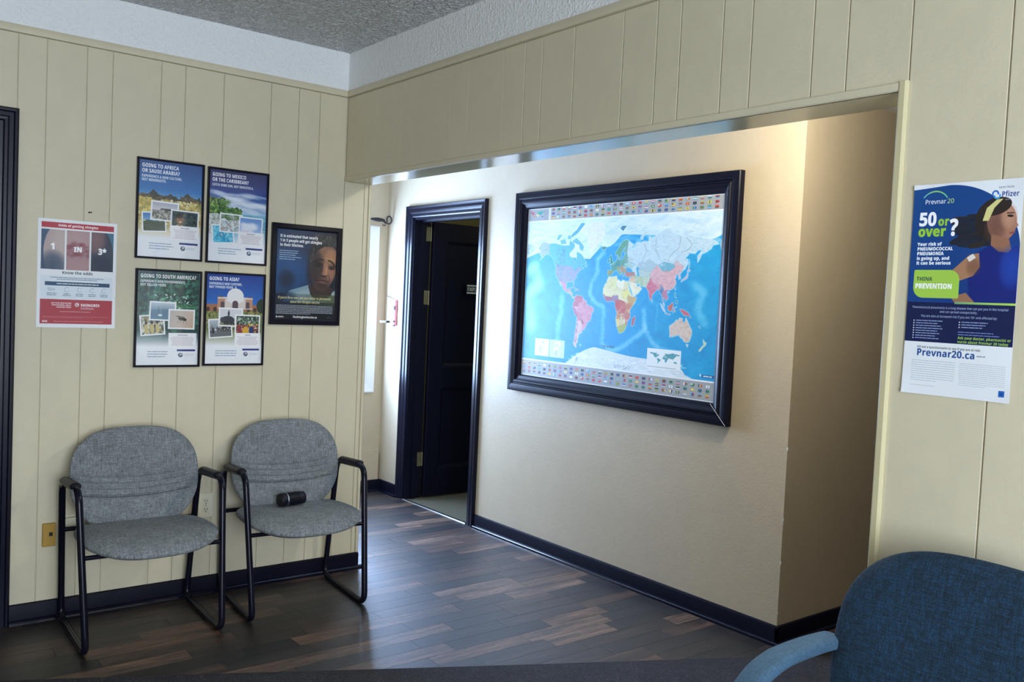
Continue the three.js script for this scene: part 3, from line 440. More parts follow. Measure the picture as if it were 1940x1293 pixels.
const printMan = (() => { // dark blue poster, a man looking down in a pale shirt
  const W = 640, H = 900, [cv, c] = canvas(W, H); c.fillStyle = grad(c, 0, 0, W, 0, [[0, '#123a63'], [0.45, '#0e2f52'], [1, '#0b1a2c']]); c.fillRect(0, 0, W, H);
  soft(c, 150, 420, 260, 260, '20,82,138', 0.8); soft(c, 120, 500, 110, 120, '8,26,48', 0.8); c.fillStyle = '#0a1424'; c.fillRect(0, 640, W, 260);
  // shirt
  poly(c, [[90, 720], [150, 610], [300, 560], [360, 540], [420, 700], [560, 660], [640, 590], [640, 720]], '#7b98a5'); soft(c, 330, 650, 130, 70, '163,184,190', 0.7); soft(c, 130, 690, 120, 90, '20,44,72', 0.9); soft(c, 620, 650, 60, 70, '176,192,194', 0.8);
  poly(c, [[345, 545], [372, 640], [430, 700], [520, 695], [600, 640], [620, 570]], '#3a2d2b');
  // head, bent forward and to the side
  c.save(); c.translate(505, 330); c.rotate(0.1); blob(c, 0, 30, 140, 225, '#7a5a4e'); blob(c, 8, -60, 146, 150, '#84624f'); blob(c, 4, 200, 92, 66, '#6b4c44');
  soft(c, -100, 40, 90, 230, '36,34,46', 1); soft(c, -60, 60, 90, 180, '58,42,46', 0.7); soft(c, 70, -90, 90, 80, '196,142,104', 0.9); soft(c, 90, 70, 60, 90, '164,112,88', 0.8); soft(c, 10, 225, 110, 50, '56,40,42', 0.9);
  poly(c, [[-160, 20], [-168, -110], [-140, -220], [-60, -290], [50, -300], [150, -260], [180, -150], [150, -170], [110, -200], [40, -196], [-20, -178], [-80, -130], [-120, -60], [-136, 40]], '#23262a'); c.globalAlpha = 0.5; for (let i = 0; i < 150; i++) blob(c, rr(-150, 150), rr(-292, -190), rr(3, 7), rr(12, 30), ['#4a4d4e', '#17191d', '#5f625f', '#30343a'][i % 4], rr(-0.6, 0.9)); for (let i = 0; i < 40; i++) blob(c, rr(-150, -120), rr(-150, 30), rr(3, 6), rr(10, 24), ['#54585a', '#1c1f24'][i % 2], 0.1); c.globalAlpha = 1;
  for (const y of [-128, -108, -90]) { c.strokeStyle = 'rgba(84,54,42,.75)'; c.lineWidth = 4; c.beginPath(); c.moveTo(-30, y + 10); c.quadraticCurveTo(40, y - 12, 120, y + 12); c.stroke(); }
  c.strokeStyle = '#241a18'; c.lineWidth = 16; c.lineCap = 'round'; c.beginPath(); c.moveTo(-108, -10); c.quadraticCurveTo(-64, -52, -12, -46); c.stroke(); c.beginPath(); c.moveTo(48, -48); c.quadraticCurveTo(96, -44, 126, 4); c.stroke();
  soft(c, -58, 8, 62, 34, '26,20,24', 1); soft(c, 92, 20, 46, 28, '38,25,24', 1); c.strokeStyle = '#191212'; c.lineWidth = 6; c.beginPath(); c.moveTo(-96, 18); c.quadraticCurveTo(-58, 34, -22, 18); c.stroke(); c.beginPath(); c.moveTo(60, 26); c.quadraticCurveTo(92, 40, 120, 28); c.stroke();
  poly(c, [[10, -34], [34, -34], [54, 90], [40, 112], [6, 118], [-20, 98]], '#9c6f58'); soft(c, 38, 50, 18, 70, '198,146,114', 0.7); soft(c, -16, 56, 24, 80, '56,40,42', 0.9); soft(c, 14, 118, 46, 14, '36,24,26', 0.95);
  c.strokeStyle = 'rgba(46,30,30,.8)'; c.lineWidth = 7; c.beginPath(); c.moveTo(-34, 96); c.quadraticCurveTo(-66, 130, -58, 180); c.stroke(); c.beginPath(); c.moveTo(62, 96); c.quadraticCurveTo(92, 126, 84, 172); c.stroke();
  c.strokeStyle = '#2a1819'; c.lineWidth = 9; c.beginPath(); c.moveTo(-42, 172); c.quadraticCurveTo(8, 152, 66, 170); c.stroke(); soft(c, 12, 186, 50, 11, '142,92,84', 0.7); soft(c, 10, 206, 44, 10, '50,34,36', 0.8);
  c.globalAlpha = 0.28; for (let i = 0; i < 260; i++) blob(c, rr(-90, 100), rr(130, 250), 2, 2.6, '#26211f'); c.globalAlpha = 1; c.restore();
  text(c, 'It is estimated that nearly', 40, 84, 40, { sx: 0.78 }); text(c, '1 in 3 people will get shingles', 40, 128, 40, { sx: 0.78 }); text(c, 'in their lifetime.', 40, 172, 40, { sx: 0.78 });
  lines(c, 36, 212, 230, 5, 21, 7, '#9db8cf');
  c.fillStyle = grad(c, 0, 0, W, 0, [[0, 'rgba(20,30,40,0)'], [1, 'rgba(74,88,52,.8)']]); c.fillRect(200, 640, 440, 130);
  text(c, "If you're 50 or over, ask your doctor or pharmacist", W / 2 - 4, 692, 33, { align: 'center', sx: 0.7, color: '#d8cf94' }); text(c, 'about the shingles vaccine', W / 2, 732, 33, { align: 'center', sx: 0.74, color: '#d8cf94' });
  c.fillStyle = '#0a0f1c'; c.fillRect(0, 748, W, 152); lines(c, 20, 754, 600, 8, 12, 5, '#a9b4bd', { full: true });
  blob(c, 30, 872, 9, 9, '#cfd8de'); text(c, 'MERCK', 44, 879, 17); text(c, 'TheShinglesVaccine.ca', W / 2 + 4, 882, 28, { align: 'center', sx: 0.85 }); lines(c, 560, 868, 50, 1, 8, 6, '#5b6875');
  return printMat(cv, 0.4);
})();
const printVaccine = (() => { // tall blue, green and white poster with a woman looking up to the right
  const W = 720, H = 1428, [cv, c] = canvas(W, H); c.fillStyle = '#e9ecef'; c.fillRect(0, 0, W, H);
  c.save(); c.beginPath(); c.moveTo(0, 34); c.lineTo(250, 14); c.bezierCurveTo(520, 20, 700, 200, 720, 420); c.lineTo(720, 800); c.lineTo(0, 800); c.closePath(); c.fillStyle = grad(c, 0, 0, W, 800, [[0, '#08488c'], [0.6, '#073e84'], [1, '#06307a']]); c.fill(); c.clip();
  c.restore();
  c.save(); c.beginPath(); c.rect(0, 0, W, 800); c.clip();
  // hair, head, body
  for (let i = 0; i < 60; i++) blob(c, rr(340, 520), rr(230, 420), rr(40, 90), rr(14, 34), ['#14233a', '#1b2230', '#2a2422', '#101a2c'][i % 4], rr(-0.5, 0.3)); blob(c, 540, 260, 110, 130, '#241c1c');
  blob(c, 600, 270, 92, 126, '#a5745e', -0.1); soft(c, 560, 300, 80, 130, '96,62,54', 0.7); soft(c, 640, 240, 60, 90, '199,150,124', 0.8); blob(c, 556, 172, 100, 56, '#2b201e', -0.25);
  poly(c, [[478, 262], [500, 180], [560, 128], [600, 124], [548, 180], [516, 262]], '#d9d18a'); poly(c, [[676, 250], [704, 300], [680, 312]], '#b07d66'); blob(c, 650, 236, 20, 8, '#2c1d1a', 0.1); c.fillStyle = '#33211d'; c.fillRect(626, 214, 46, 7); blob(c, 668, 344, 20, 7, '#8c4a48', -0.1); poly(c, [[540, 350], [650, 380], [676, 470], [540, 470]], '#97684f');
  poly(c, [[450, 470], [540, 420], [590, 462], [650, 470], [690, 425], [720, 440], [720, 800], [430, 800], [400, 600]], '#081f74'); soft(c, 560, 600, 160, 180, '10,30,120', 0.7); soft(c, 680, 560, 90, 160, '28,74,176', 0.8);
  poly(c, [[290, 590], [410, 480], [470, 470], [480, 560], [440, 620], [330, 660]], '#a97c5d'); soft(c, 440, 560, 60, 70, '110,72,56', 0.6); poly(c, [[392, 500], [430, 474], [452, 500], [410, 528]], '#e5dfd8'); poly(c, [[300, 760], [400, 730], [460, 790], [440, 800], [330, 800]], '#9b6f55');
  c.restore();
  c.strokeStyle = grad(c, 60, 0, 250, 0, [[0, '#5fb0d8'], [0.5, '#a7d96a'], [1, '#58c0a0']]); c.lineWidth = 9; c.beginPath(); c.arc(150, 150, 100, Math.PI * 1.2, Math.PI * 1.82); c.stroke();
  text(c, 'Prevnar', 80, 134, 42, { bold: false }); text(c, '20', 234, 134, 44, { color: '#c4e08a', bold: false });
  text(c, 'NOW FROM', 566, 58, 18, { color: '#44566a', bold: false }); text(c, 'Pfizer', 586, 112, 46, { color: '#1f3f8c', font: 'sans-serif', sx: 0.86, rot: 0 }); c.strokeStyle = '#1b62c0'; c.lineWidth = 10; c.beginPath(); c.arc(548, 90, 17, 2.6, 6.6); c.stroke(); c.strokeStyle = '#3fa0dc'; c.beginPath(); c.arc(560, 104, 17, -0.6, 3.4); c.stroke(); lines(c, 610, 128, 50, 1, 6, 5, '#8a97a6');
  text(c, '50', 46, 280, 124, { heavy: 5, sx: 0.9 }); text(c, 'or', 180, 282, 78, { color: '#9bcc3c', heavy: 3, sx: 0.95 }); text(c, 'over', 44, 352, 92, { color: '#9bcc3c', heavy: 5, sx: 0.98 }); text(c, '?', 262, 350, 150, { heavy: 6, sx: 0.85 });
  ['Your risk of', 'PNEUMOCOCCAL', 'PNEUMONIA', 'is going up, and', 'it can be serious'].forEach((s, i) => text(c, s, 46, 416 + i * 32, 31, { sx: 0.98, heavy: 1 }));
  c.beginPath(); c.roundRect(36, 580, 316, 190, [10, 70, 10, 70]); c.fillStyle = '#a5d04e'; c.fill(); text(c, 'THINK', 56, 654, 36, { color: '#17324a' }); text(c, 'PREVENTION', 48, 706, 46, { sx: 0.9, heavy: 2 });
  c.fillStyle = '#07164a'; c.fillRect(0, 800, W, 270); c.fillStyle = grad(c, 0, 0, W, 0, [[0, '#0d5aa0'], [0.5, '#7fb07a'], [1, '#b5dc52']]); c.fillRect(330, 792, 390, 14);
  text(c, 'Pneumococcal pneumonia is a lung disease that can put you in the hospital', W / 2, 842, 22, { align: 'center', sx: 0.86, bold: false, color: '#b9c6e2' }); text(c, 'and can spread unexpectedly.', W / 2, 868, 22, { align: 'center', sx: 0.86, bold: false, color: '#b9c6e2' });
  text(c, 'You are also at increased risk if you are 18+ and affected by:', W / 2, 900, 22, { align: 'center', sx: 0.86, bold: false, color: '#b9c6e2' });
  for (let i = 0; i < 8; i++) { blob(c, 58, 926 + i * 17, 4, 4, '#fff'); lines(c, 72, 922 + i * 17, 190, 1, 10, 6, '#90a0c8'); } for (let i = 0; i < 3; i++) { blob(c, 372, 926 + i * 17, 4, 4, '#fff'); lines(c, 386, 922 + i * 17, 190, 1, 10, 6, '#90a0c8'); }
  lines(c, 366, 988, 270, 2, 17, 6, '#6f82b4'); text(c, 'Ask your doctor, pharmacist or', 366, 1038, 25, { sx: 0.92, color: '#a5d04e' }); text(c, 'nurse about Prevnar 20 today', 366, 1064, 25, { sx: 0.92, color: '#a5d04e' });
  text(c, 'Fill out a questionnaire to see if you are at risk:', 92, 1112, 21, { color: '#33424f', sx: 0.9 }); text(c, 'Prevnar20.ca', 90, 1164, 64, { color: '#16498f', heavy: 1 }); lines(c, 500, 1140, 60, 1, 8, 8, '#8b98a5');
  lines(c, 60, 1196, 300, 10, 15, 4, '#b9c0c8', { full: true }); lines(c, 390, 1196, 300, 12, 13, 4, '#c3c9cf', { full: true }); lines(c, 60, 1366, 200, 1, 13, 4, '#c3c9cf'); c.fillStyle = '#1b62b8'; c.fillRect(654, 1352, 38, 40); blob(c, 672, 1374, 9, 7, '#0d3f86');
  return printMat(cv, 0.5);
})();

// ---------------------------------------------------------------- the world map print
const printMap = (() => {
  const W = 2048, H = 1416, [cv, c] = canvas(W, H);
  const X = (lon) => (0.002544 * lon + 0.502) * W, Y = (lat) => (0.5552 - 0.2329 * 1.25 * Math.log(Math.tan(Math.PI / 4 + 0.4 * lat * Math.PI / 180))) * H;
  const path = (pts) => { const p = new Path2D(); for (let i = 0; i < pts.length; i += 2) { const x = X(pts[i]), y = Y(pts[i + 1]); i ? p.lineTo(x, y) : p.moveTo(x, y); } p.closePath(); return p; };
  c.fillStyle = '#0a9ad4'; c.fillRect(0, 0, W, H);
  // ocean floor: pale ridges and shelves
  for (let i = 0; i < 500; i++) soft(c, rnd() * W, rr(150, 1290), rr(20, 110), rr(8, 40), rnd() < 0.5 ? '40,176,224' : '6,134,196', 0.25, rr(-1, 1));
  const ridge = (pts, w, a) => { for (let i = 0; i + 2 < pts.length; i += 2) { const n = 26; for (let k = 0; k < n; k++) { const t = k / n, x = X(pts[i] + (pts[i + 2] - pts[i]) * t), y = Y(pts[i + 1] + (pts[i + 3] - pts[i + 1]) * t); soft(c, x + rr(-w, w) * 0.5, y + rr(-6, 6), w * rr(0.9, 1.9), w * rr(0.6, 1.3), '130,208,236', a * 0.45, rr(-1, 1)); } } };
  ridge([-18, 62, -32, 55, -30, 42, -42, 28, -45, 14, -32, 2, -14, -2, -13, -28, -14, -48, 4, -54, 20, -52], 22, 0.35); ridge([66, -2, 68, -20, 70, -28, 56, -36, 36, -46, 20, -52], 22, 0.35); ridge([70, -28, 84, -42, 100, -48, 130, -50], 22, 0.3);
  ridge([-108, 12, -106, -10, -112, -30, -112, -50, -130, -57], 30, 0.28); ridge([-170, 22, -188, 10, -180, -20, -176, -40], 60, 0.35); ridge([-190, 40, -175, 50, -165, 30, -160, 20], 50, 0.3); ridge([150, 30, 170, 20, 160, 0, 175, -20], 34, 0.2); ridge([90, 5, 90, -30], 14, 0.3);
  // pack-ice and arctic shelf
  c.fillStyle = '#cfe4ee'; c.beginPath(); c.moveTo(0, 100); c.lineTo(W, 100); c.lineTo(W, 270); c.bezierCurveTo(W * 0.95, 330, W * 0.92, 300, W * 0.9, 290); c.lineTo(W * 0.6, 250); c.bezierCurveTo(W * 0.56, 250, W * 0.545, 240, W * 0.535, 260); c.bezierCurveTo(W * 0.5, 330, W * 0.47, 360, W * 0.44, 330); c.lineTo(W * 0.38, 430); c.lineTo(W * 0.3, 420); c.lineTo(W * 0.12, 380); c.bezierCurveTo(W * 0.08, 360, W * 0.06, 380, 0, 420); c.closePath(); c.fill();
  for (let i = 0; i < 160; i++) soft(c, rnd() * W, rr(105, 330), rr(30, 120), rr(8, 30), rnd() < 0.5 ? '226,238,244' : '170,208,226', 0.4, rr(-0.4, 0.4));
  const lands = [];
  const land = (pts, col, edge = '#d9eef6') => { const p = path(pts); c.strokeStyle = edge; c.lineWidth = 9; c.lineJoin = 'round'; c.globalAlpha = 0.55; c.stroke(p); c.globalAlpha = 1; c.fillStyle = col; c.fill(p); lands.push(p); return p; };
  const inside = (p, list) => { c.save(); c.clip(p); for (const [pts, col] of list) { c.fillStyle = col; const q = path(pts); c.fill(q); c.strokeStyle = 'rgba(90,80,100,.35)'; c.lineWidth = 1.5; c.stroke(q); } c.restore(); };
  const rough = (p, n, x0, x1, y0, y1, cols) => { c.save(); c.clip(p); for (let i = 0; i < n; i++) { c.globalAlpha = 0.22; blob(c, X(rr(x0, x1)), Y(rr(y0, y1)), rr(4, 26), rr(2, 9), cols[i % cols.length], rr(-1, 1)); } c.restore(); c.globalAlpha = 1; };
  // North America
  const NA = land([-168, 66, -162, 70, -156, 71.3, -141, 69.8, -128, 70, -115, 68.5, -108, 68, -95, 68, -94, 72, -85, 69.5, -82, 67, -87, 64, -94, 61, -93, 58.5, -88, 56.8, -82.5, 55, -82, 52.5, -79, 51.5, -78.5, 54.5, -77, 57, -78, 62.3, -70, 61, -65, 59, -61.5, 56.5, -56, 52.5, -60, 50, -66, 50, -65, 48, -60, 46, -66, 44, -70, 43.5, -70, 41.6, -74, 40.3, -76, 37, -75.6, 35.3, -81, 31.5, -80.2, 26.5, -81, 25.2, -82.8, 28, -84, 30, -89.5, 30.2, -94.5, 29.4, -97.3, 27.5, -97.8, 22.5, -96, 19, -91.5, 18.5, -90.5, 21, -87, 21.4, -88.3, 17.5, -88.5, 15.8, -83.5, 15, -83.5, 11, -81.5, 9, -79.5, 9.5, -77.5, 8.5, -80, 7.4, -83, 8.3, -86, 11.5, -88, 13.2, -92, 14.5, -96, 15.7, -101, 17.3, -105.5, 20, -105.5, 22.5, -109, 25.8, -112.5, 30, -114.5, 31.5, -112, 27, -109.5, 23.2, -112, 25, -115, 29, -117, 32.5, -120.6, 34.6, -123.8, 39, -124.4, 43, -124, 48, -128, 51, -131, 55, -135, 58, -140, 60, -147, 60.6, -151.5, 59.5, -156, 57.5, -163, 54.8, -158, 58.4, -162, 59.5, -165.5, 62, -161.5, 64.2, -167, 64.8], '#4fb0cc');
  inside(NA, [[[-172, 50, -141, 50, -141, 75, -172, 75], '#98aec4'], [[-126, 49, -95, 49, -83, 46, -82, 42, -75, 45, -69, 47.5, -66, 44.5, -60, 40, -78, 22, -97, 25.5, -106, 31.5, -117.3, 32.5, -128, 40], '#9298c0'], [[-118, 32.6, -106, 31.6, -97, 25.8, -95, 20, -84, 22, -92, 14, -110, 15, -122, 26], '#c98597'], [[-92, 18, -88, 18.5, -76, 14, -76, 6, -94, 12], '#c9a07f']]);
  rough(NA, 300, -165, -60, 15, 70, ['#6b7fa8', '#3c98b4', '#8a9ab8', '#7d7396', '#48a8b0']); rough(NA, 140, -125, -105, 30, 65, ['#5c6f86', '#3a7d92']);
  for (const [p, col] of [[[-95, 74, -88, 77, -80, 79, -70, 83, -62, 82.5, -72, 78.5, -80, 76, -90, 74], '#4fa6c2'], [[-90, 71, -80, 73.5, -70, 70.5, -62, 66.5, -65, 62.5, -72, 65, -73, 68, -85, 70], '#63b0c6'], [[-117, 72, -105, 73.2, -102, 69.5, -114, 69], '#63b0c6'], [[-125, 72, -122, 76, -112, 76.5, -118, 73], '#6cb5ca'], [[-100, 73, -98, 76, -92, 75, -92, 72.6], '#6cb5ca'], [[-59, 47.7, -55.5, 51.5, -53, 47.5], '#5fb0b8'], [[-85, 22, -80, 23.2, -74.5, 20.2, -80, 21.6], '#8a6c9a'], [[-74, 19.8, -69, 19.5, -69.5, 18, -74, 18.2], '#a0707f'], [[-78, 18.5, -76.3, 18, -77.5, 17.7], '#5a8a9a']]) rough(land(p, col), 20, -120, -60, 60, 83, ['#3d8da6', '#a7ccd8']);
  rough(land([-73, 78.2, -60, 82, -40, 83.4, -22, 82.4, -18, 79, -20, 74, -23, 70.2, -32, 68.2, -40, 65, -43.5, 60, -48.5, 61, -52, 64.5, -53.5, 69, -55, 72.5, -60, 76], '#dfe3e2'), 60, -60, -20, 60, 83, ['#c9d0d2', '#eef0ee', '#b4bcc2']);
  land([-24, 65.5, -20, 66.3, -15, 66, -14.5, 64.5, -19, 63.5, -22.5, 63.9], '#3f8f8c');
  // South America
  const SA = land([-77.5, 8.5, -72, 12.2, -67, 10.6, -61, 10.5, -57, 6, -51, 4.2, -50, 0, -44, -2.5, -39, -3, -35, -5.5, -35, -8.5, -38.5, -13, -39, -17.5, -41, -22, -47, -24.5, -48.7, -28.2, -53.5, -34, -58, -34.5, -57, -37, -62, -39, -65, -41, -64, -42.8, -67.3, -46, -66, -48, -69, -51, -68.5, -54.5, -72.5, -53.5, -75.5, -50, -74, -44, -73.5, -38, -71.5, -30, -70.3, -18.5, -76, -14, -79.5, -7.5, -81.2, -5, -80, -2.5, -80, 1, -77.5, 4], '#cf8f9f');
  inside(SA, [[[-83, 14, -66, 14, -67, 2, -70, -4, -77, -12, -70, -18, -69, -23, -67, -22, -62, -22, -58, -27, -57.5, -30, -58, -34, -55, -57, -78, -57, -85, 0], '#d8b6bb'], [[-83, 13, -60, 13, -60, 4, -67, 1, -70, -4, -80, -4], '#b8606e'], [[-82, -3, -75, -6, -71, -12, -70, -18, -80, -18], '#b26a80'], [[-70, -10, -58, -16, -58, -22, -66, -23, -70, -18], '#c5808a'], [[-62, -20, -54, -25, -58, -28], '#a85560']]);
  rough(SA, 160, -80, -35, -54, 12, ['#b0707f', '#e2b6bc', '#9c6a78', '#d9a392']); rough(SA, 60, -74, -69, -50, -15, ['#7a5a68', '#8d7480']);
  // Eurasia
  const EA = land([-9.5, 43.5, -9, 38.5, -6, 36.2, -2, 36.8, 0, 39.5, 3.2, 42, 7, 43.5, 10.3, 43.5, 12.5, 41.5, 16, 38.2, 18.3, 40, 13.8, 44, 13.5, 45.6, 16, 43.5, 19.5, 41.5, 22.5, 36.6, 24, 38, 23, 40.4, 26.5, 40.8, 27, 37.2, 30.5, 36.5, 36, 36.5, 35, 33, 34.3, 31.2, 35, 28, 39, 22, 43, 15, 44, 12.7, 48.5, 14, 54, 17.2, 59.8, 22.5, 56.3, 25.8, 56, 26, 51.5, 24.5, 50, 27.5, 48, 30, 51, 28.5, 56.5, 27, 61.5, 25.2, 67, 25, 70, 22, 72.8, 20, 73.5, 16, 76.3, 9.5, 77.5, 8.2, 80, 13, 80.5, 15.8, 85, 19.5, 88.5, 21.8, 91.5, 22.4, 94.3, 17.5, 97.5, 16.5, 98.8, 10, 101, 4, 103.5, 1.4, 103.3, 4.5, 100.8, 8, 100, 13.2, 102.5, 12, 105, 8.8, 109.2, 11.8, 106, 18.8, 108.5, 21.8, 113.5, 22.3, 118, 24.5, 121.5, 29, 121, 32.5, 119.3, 35, 122.3, 37.2, 118, 39, 121.5, 39.2, 125, 39.5, 126.4, 34.5, 129.3, 35.5, 128, 39.5, 132, 43.2, 136, 45, 140.5, 50, 140, 54, 135.3, 54.8, 142.5, 59.3, 152, 59, 156.5, 61.5, 163.5, 62, 156, 56.8, 156.8, 51.2, 161, 55.5, 163.3, 58.5, 170, 60, 178, 62.5, 179.9, 65, 190, 66, 183, 68.3, 170, 70, 160, 69.7, 150, 71.5, 140, 72.6, 130, 71.5, 123, 73, 113, 74, 105, 77.5, 95, 76, 86, 74.5, 80.5, 72.5, 73, 71.5, 69, 72.8, 68, 69, 60, 69.5, 54, 68.5, 44.5, 68.3, 44, 66.3, 40, 64.8, 34.5, 64.4, 41, 66.7, 33, 69.3, 26, 71, 18, 69.6, 12.5, 65.8, 8, 63.2, 5, 61, 6, 58.4, 10.5, 59.2, 13, 55.5, 16.5, 56.5, 17, 60.5, 21, 64.5, 25, 65.5, 21.5, 62, 23, 60, 29, 60, 24, 59, 22, 57, 19, 54.5, 11, 54, 10.5, 57.5, 8.2, 57, 8.8, 53.8, 4, 52, 1.6, 50.5, -4.6, 48.4, -1.5, 46.2, -1.8, 43.5], '#bfd8e4');
  inside(EA, [[[-11, 35, 30, 33, 30, 45, 32, 52, 28, 60, 30, 71, 3, 71, -11, 50], '#6aa396'], [[4, 57, 13, 57, 22, 66, 30, 70, 22, 72, 4, 63], '#59a083'], [[-10, 35.5, 3, 42.3, -2, 43.6, -10, 44], '#8a9a5c'], [[-2, 43.4, 7, 43.3, 8, 49, 2, 51.5, -6, 49], '#3f968e'], [[6, 47.5, 15, 48.5, 15, 55, 7, 55], '#358f92'], [[14, 49, 24, 49.5, 24, 55, 14, 55], '#5aa08a'], [[7, 47, 14, 47, 20, 37, 14, 36], '#88a068'], [[14, 42, 30, 40, 30, 48, 16, 48], '#b98f6e'], [[22, 45, 40, 47, 38, 52, 24, 51], '#9fc6c2'], [[25, 36, 45, 36.5, 45, 41.5, 26, 42], '#c07772'], [[34, 30, 46, 29.5, 48, 38, 35, 37.5], '#d6b59c'], [[34, 31, 48, 29, 56, 26, 62, 21, 44, 11, 36, 24], '#e7e6c8'], [[44, 39.8, 48, 38, 54, 37, 61.5, 36.5, 62, 25, 56, 26.5, 48, 30], '#a4c2a0'], [[61, 36, 71, 37.5, 78, 35, 71, 24, 61, 24.5], '#b9ccb4'], [[47, 46, 52, 51.5, 62, 51, 72, 54.5, 81, 51, 87, 49, 80, 42, 66, 42, 58, 45, 52, 42], '#a5c2cc'], [[51, 42, 58, 45, 66, 42, 74, 43, 74, 37, 62, 36, 53, 37], '#b3c9c6'], [[88, 49, 98, 52, 116, 50, 119, 47, 110, 42.8, 97, 42.7], '#6fb0c4'], [[74, 39.5, 80, 44.5, 87, 49, 91, 45.5, 97, 42.7, 110, 42.8, 119, 47, 116, 49.8, 121, 53.3, 127, 50, 134, 48, 130, 42.5, 124, 40, 124, 20, 106, 20.5, 98, 24, 97, 28.5, 88, 28, 79, 31], '#d8adb3'], [[68, 24, 72, 30, 75, 36, 79, 32, 81, 30, 88, 27.2, 96, 28.5, 94, 24, 92, 21, 82, 5, 70, 7], '#cd7288'], [[80, 30.3, 88, 28, 88, 26.5, 81, 28.5], '#e0a0a8'], [[92, 21, 97, 28, 101, 21.5, 98, 15, 99, 9, 92, 14], '#4f7fae'], [[98, 20, 101, 21, 110, 22, 110, 7, 100, 5.5, 98, 10], '#ba7d98'], [[100, 6.5, 105, 6, 105, 0, 99, 2], '#b8c9d4'], [[124, 43, 131, 43, 130, 33, 124, 34], '#c9b9c4']]);
  rough(EA, 520, 30, 180, 48, 76, ['#a9c6d4', '#d6e6ec', '#98bccc', '#e2eef2', '#b5d0d4']); rough(EA, 160, 75, 122, 22, 45, ['#c0929c', '#e6c6c8', '#b48890', '#d9b4a8']); rough(EA, 120, -8, 45, 36, 60, ['#4d8f80', '#88b09a', '#c0a070', '#3d8890']); rough(EA, 60, 36, 60, 14, 36, ['#d8d2a0', '#efeeda', '#bdb890']); rough(EA, 50, 68, 90, 8, 30, ['#b65f78', '#dd8ea0']);
  c.strokeStyle = 'rgba(92,112,124,.55)'; c.lineWidth = 4; for (const r of [[60, 68, 66, 62, 60, 56, 58, 51], [82, 72, 82, 62, 90, 56], [126, 72, 124, 64, 110, 58, 105, 53], [136, 71, 146, 66, 140, 62, 128, 60]]) { c.beginPath(); for (let i = 0; i < r.length; i += 2) i ? c.lineTo(X(r[i]), Y(r[i + 1])) : c.moveTo(X(r[i]), Y(r[i + 1])); c.stroke(); }
  c.fillStyle = '#2a9fcf'; for (const p of [[28, 45.5, 31, 46.5, 37, 45.5, 41, 42, 37, 41.2, 32, 42.2, 28.5, 41.3], [47, 45.5, 52, 47, 53, 44.5, 50.5, 43.5, 53.5, 40, 53.5, 37, 50, 37.2, 49.5, 40.5]]) c.fill(path(p));
  // Africa
  const AF = land([-6, 35.8, 0, 36, 10, 37.3, 11, 34, 15.5, 32.2, 19.5, 30.3, 22, 32.8, 29, 31, 34, 31.2, 32.8, 29.5, 35.5, 24, 37.3, 19, 43.2, 12, 51.2, 11.8, 48, 4.5, 42, -1.5, 39, -6, 40.5, -14.5, 35, -20, 35.4, -24, 32.7, -26, 32.8, -28.5, 27.5, -33.5, 20, -34.8, 18.2, -32, 15, -27, 12, -18, 13.6, -12, 12, -5.8, 9, -1, 9.5, 4, 5, 5.8, 1, 5.9, -4, 5.2, -7.7, 4.4, -13, 8.6, -17, 14.5, -16.3, 19, -17, 21.3, -13, 27.5, -9.8, 30, -9.5, 32.5], '#e2dfb2');
  inside(AF, [[[-20, 22, -5, 25, 4, 19, 15, 23, 24, 20, 34, 22, 40, 40, -20, 40], '#dfdcae'], [[-9, 28, 10, 37.5, 12, 24, 4, 19, -5, 25], '#dcdf9f'], [[10, 33, 25, 32, 25, 20, 15, 23, 10, 26], '#efe9d0'], [[-18, 16, -11, 12, 0, 11, 4, 12, 4, 4, -8, 3, -18, 8], '#ab6a80'], [[3, 13, 14, 13.5, 16, 8, 10, 3, 3, 4], '#9a7d9e'], [[22, 20, 37, 20, 35, 11, 24, 9], '#e6df86'], [[33, 14, 43, 12, 52, 12, 42, -2, 34, 4], '#c9a56a'], [[8, 6, 18, 8, 28, 5.5, 31, 0, 29, -12, 22, -11, 12, -6, 8, -1], '#c05a58'], [[29, 4, 42, 4, 41, -11, 31, -9], '#c58060'], [[11, -6, 22, -11, 22, -18, 11, -17.5], '#cf9f6c'], [[22, -10, 34, -9, 33, -16, 25, -18], '#c28a7c'], [[30, -10, 41, -10, 36, -26, 31, -25], '#c8786e'], [[11, -17, 24, -18, 20, -28, 15, -29], '#e0d08a'], [[20, -18, 28, -19, 28, -24, 20, -26], '#d8c9a0'], [[14, -28, 33, -22, 34, -30, 26, -36, 17, -36], '#a6b45c']]);
  rough(AF, 240, -17, 50, -34, 36, ['#d2c890', '#f1edcc', '#b8a070', '#c9bb78', '#e9e2b0']); rough(AF, 50, 8, 32, -14, 6, ['#a84848', '#d07868']);
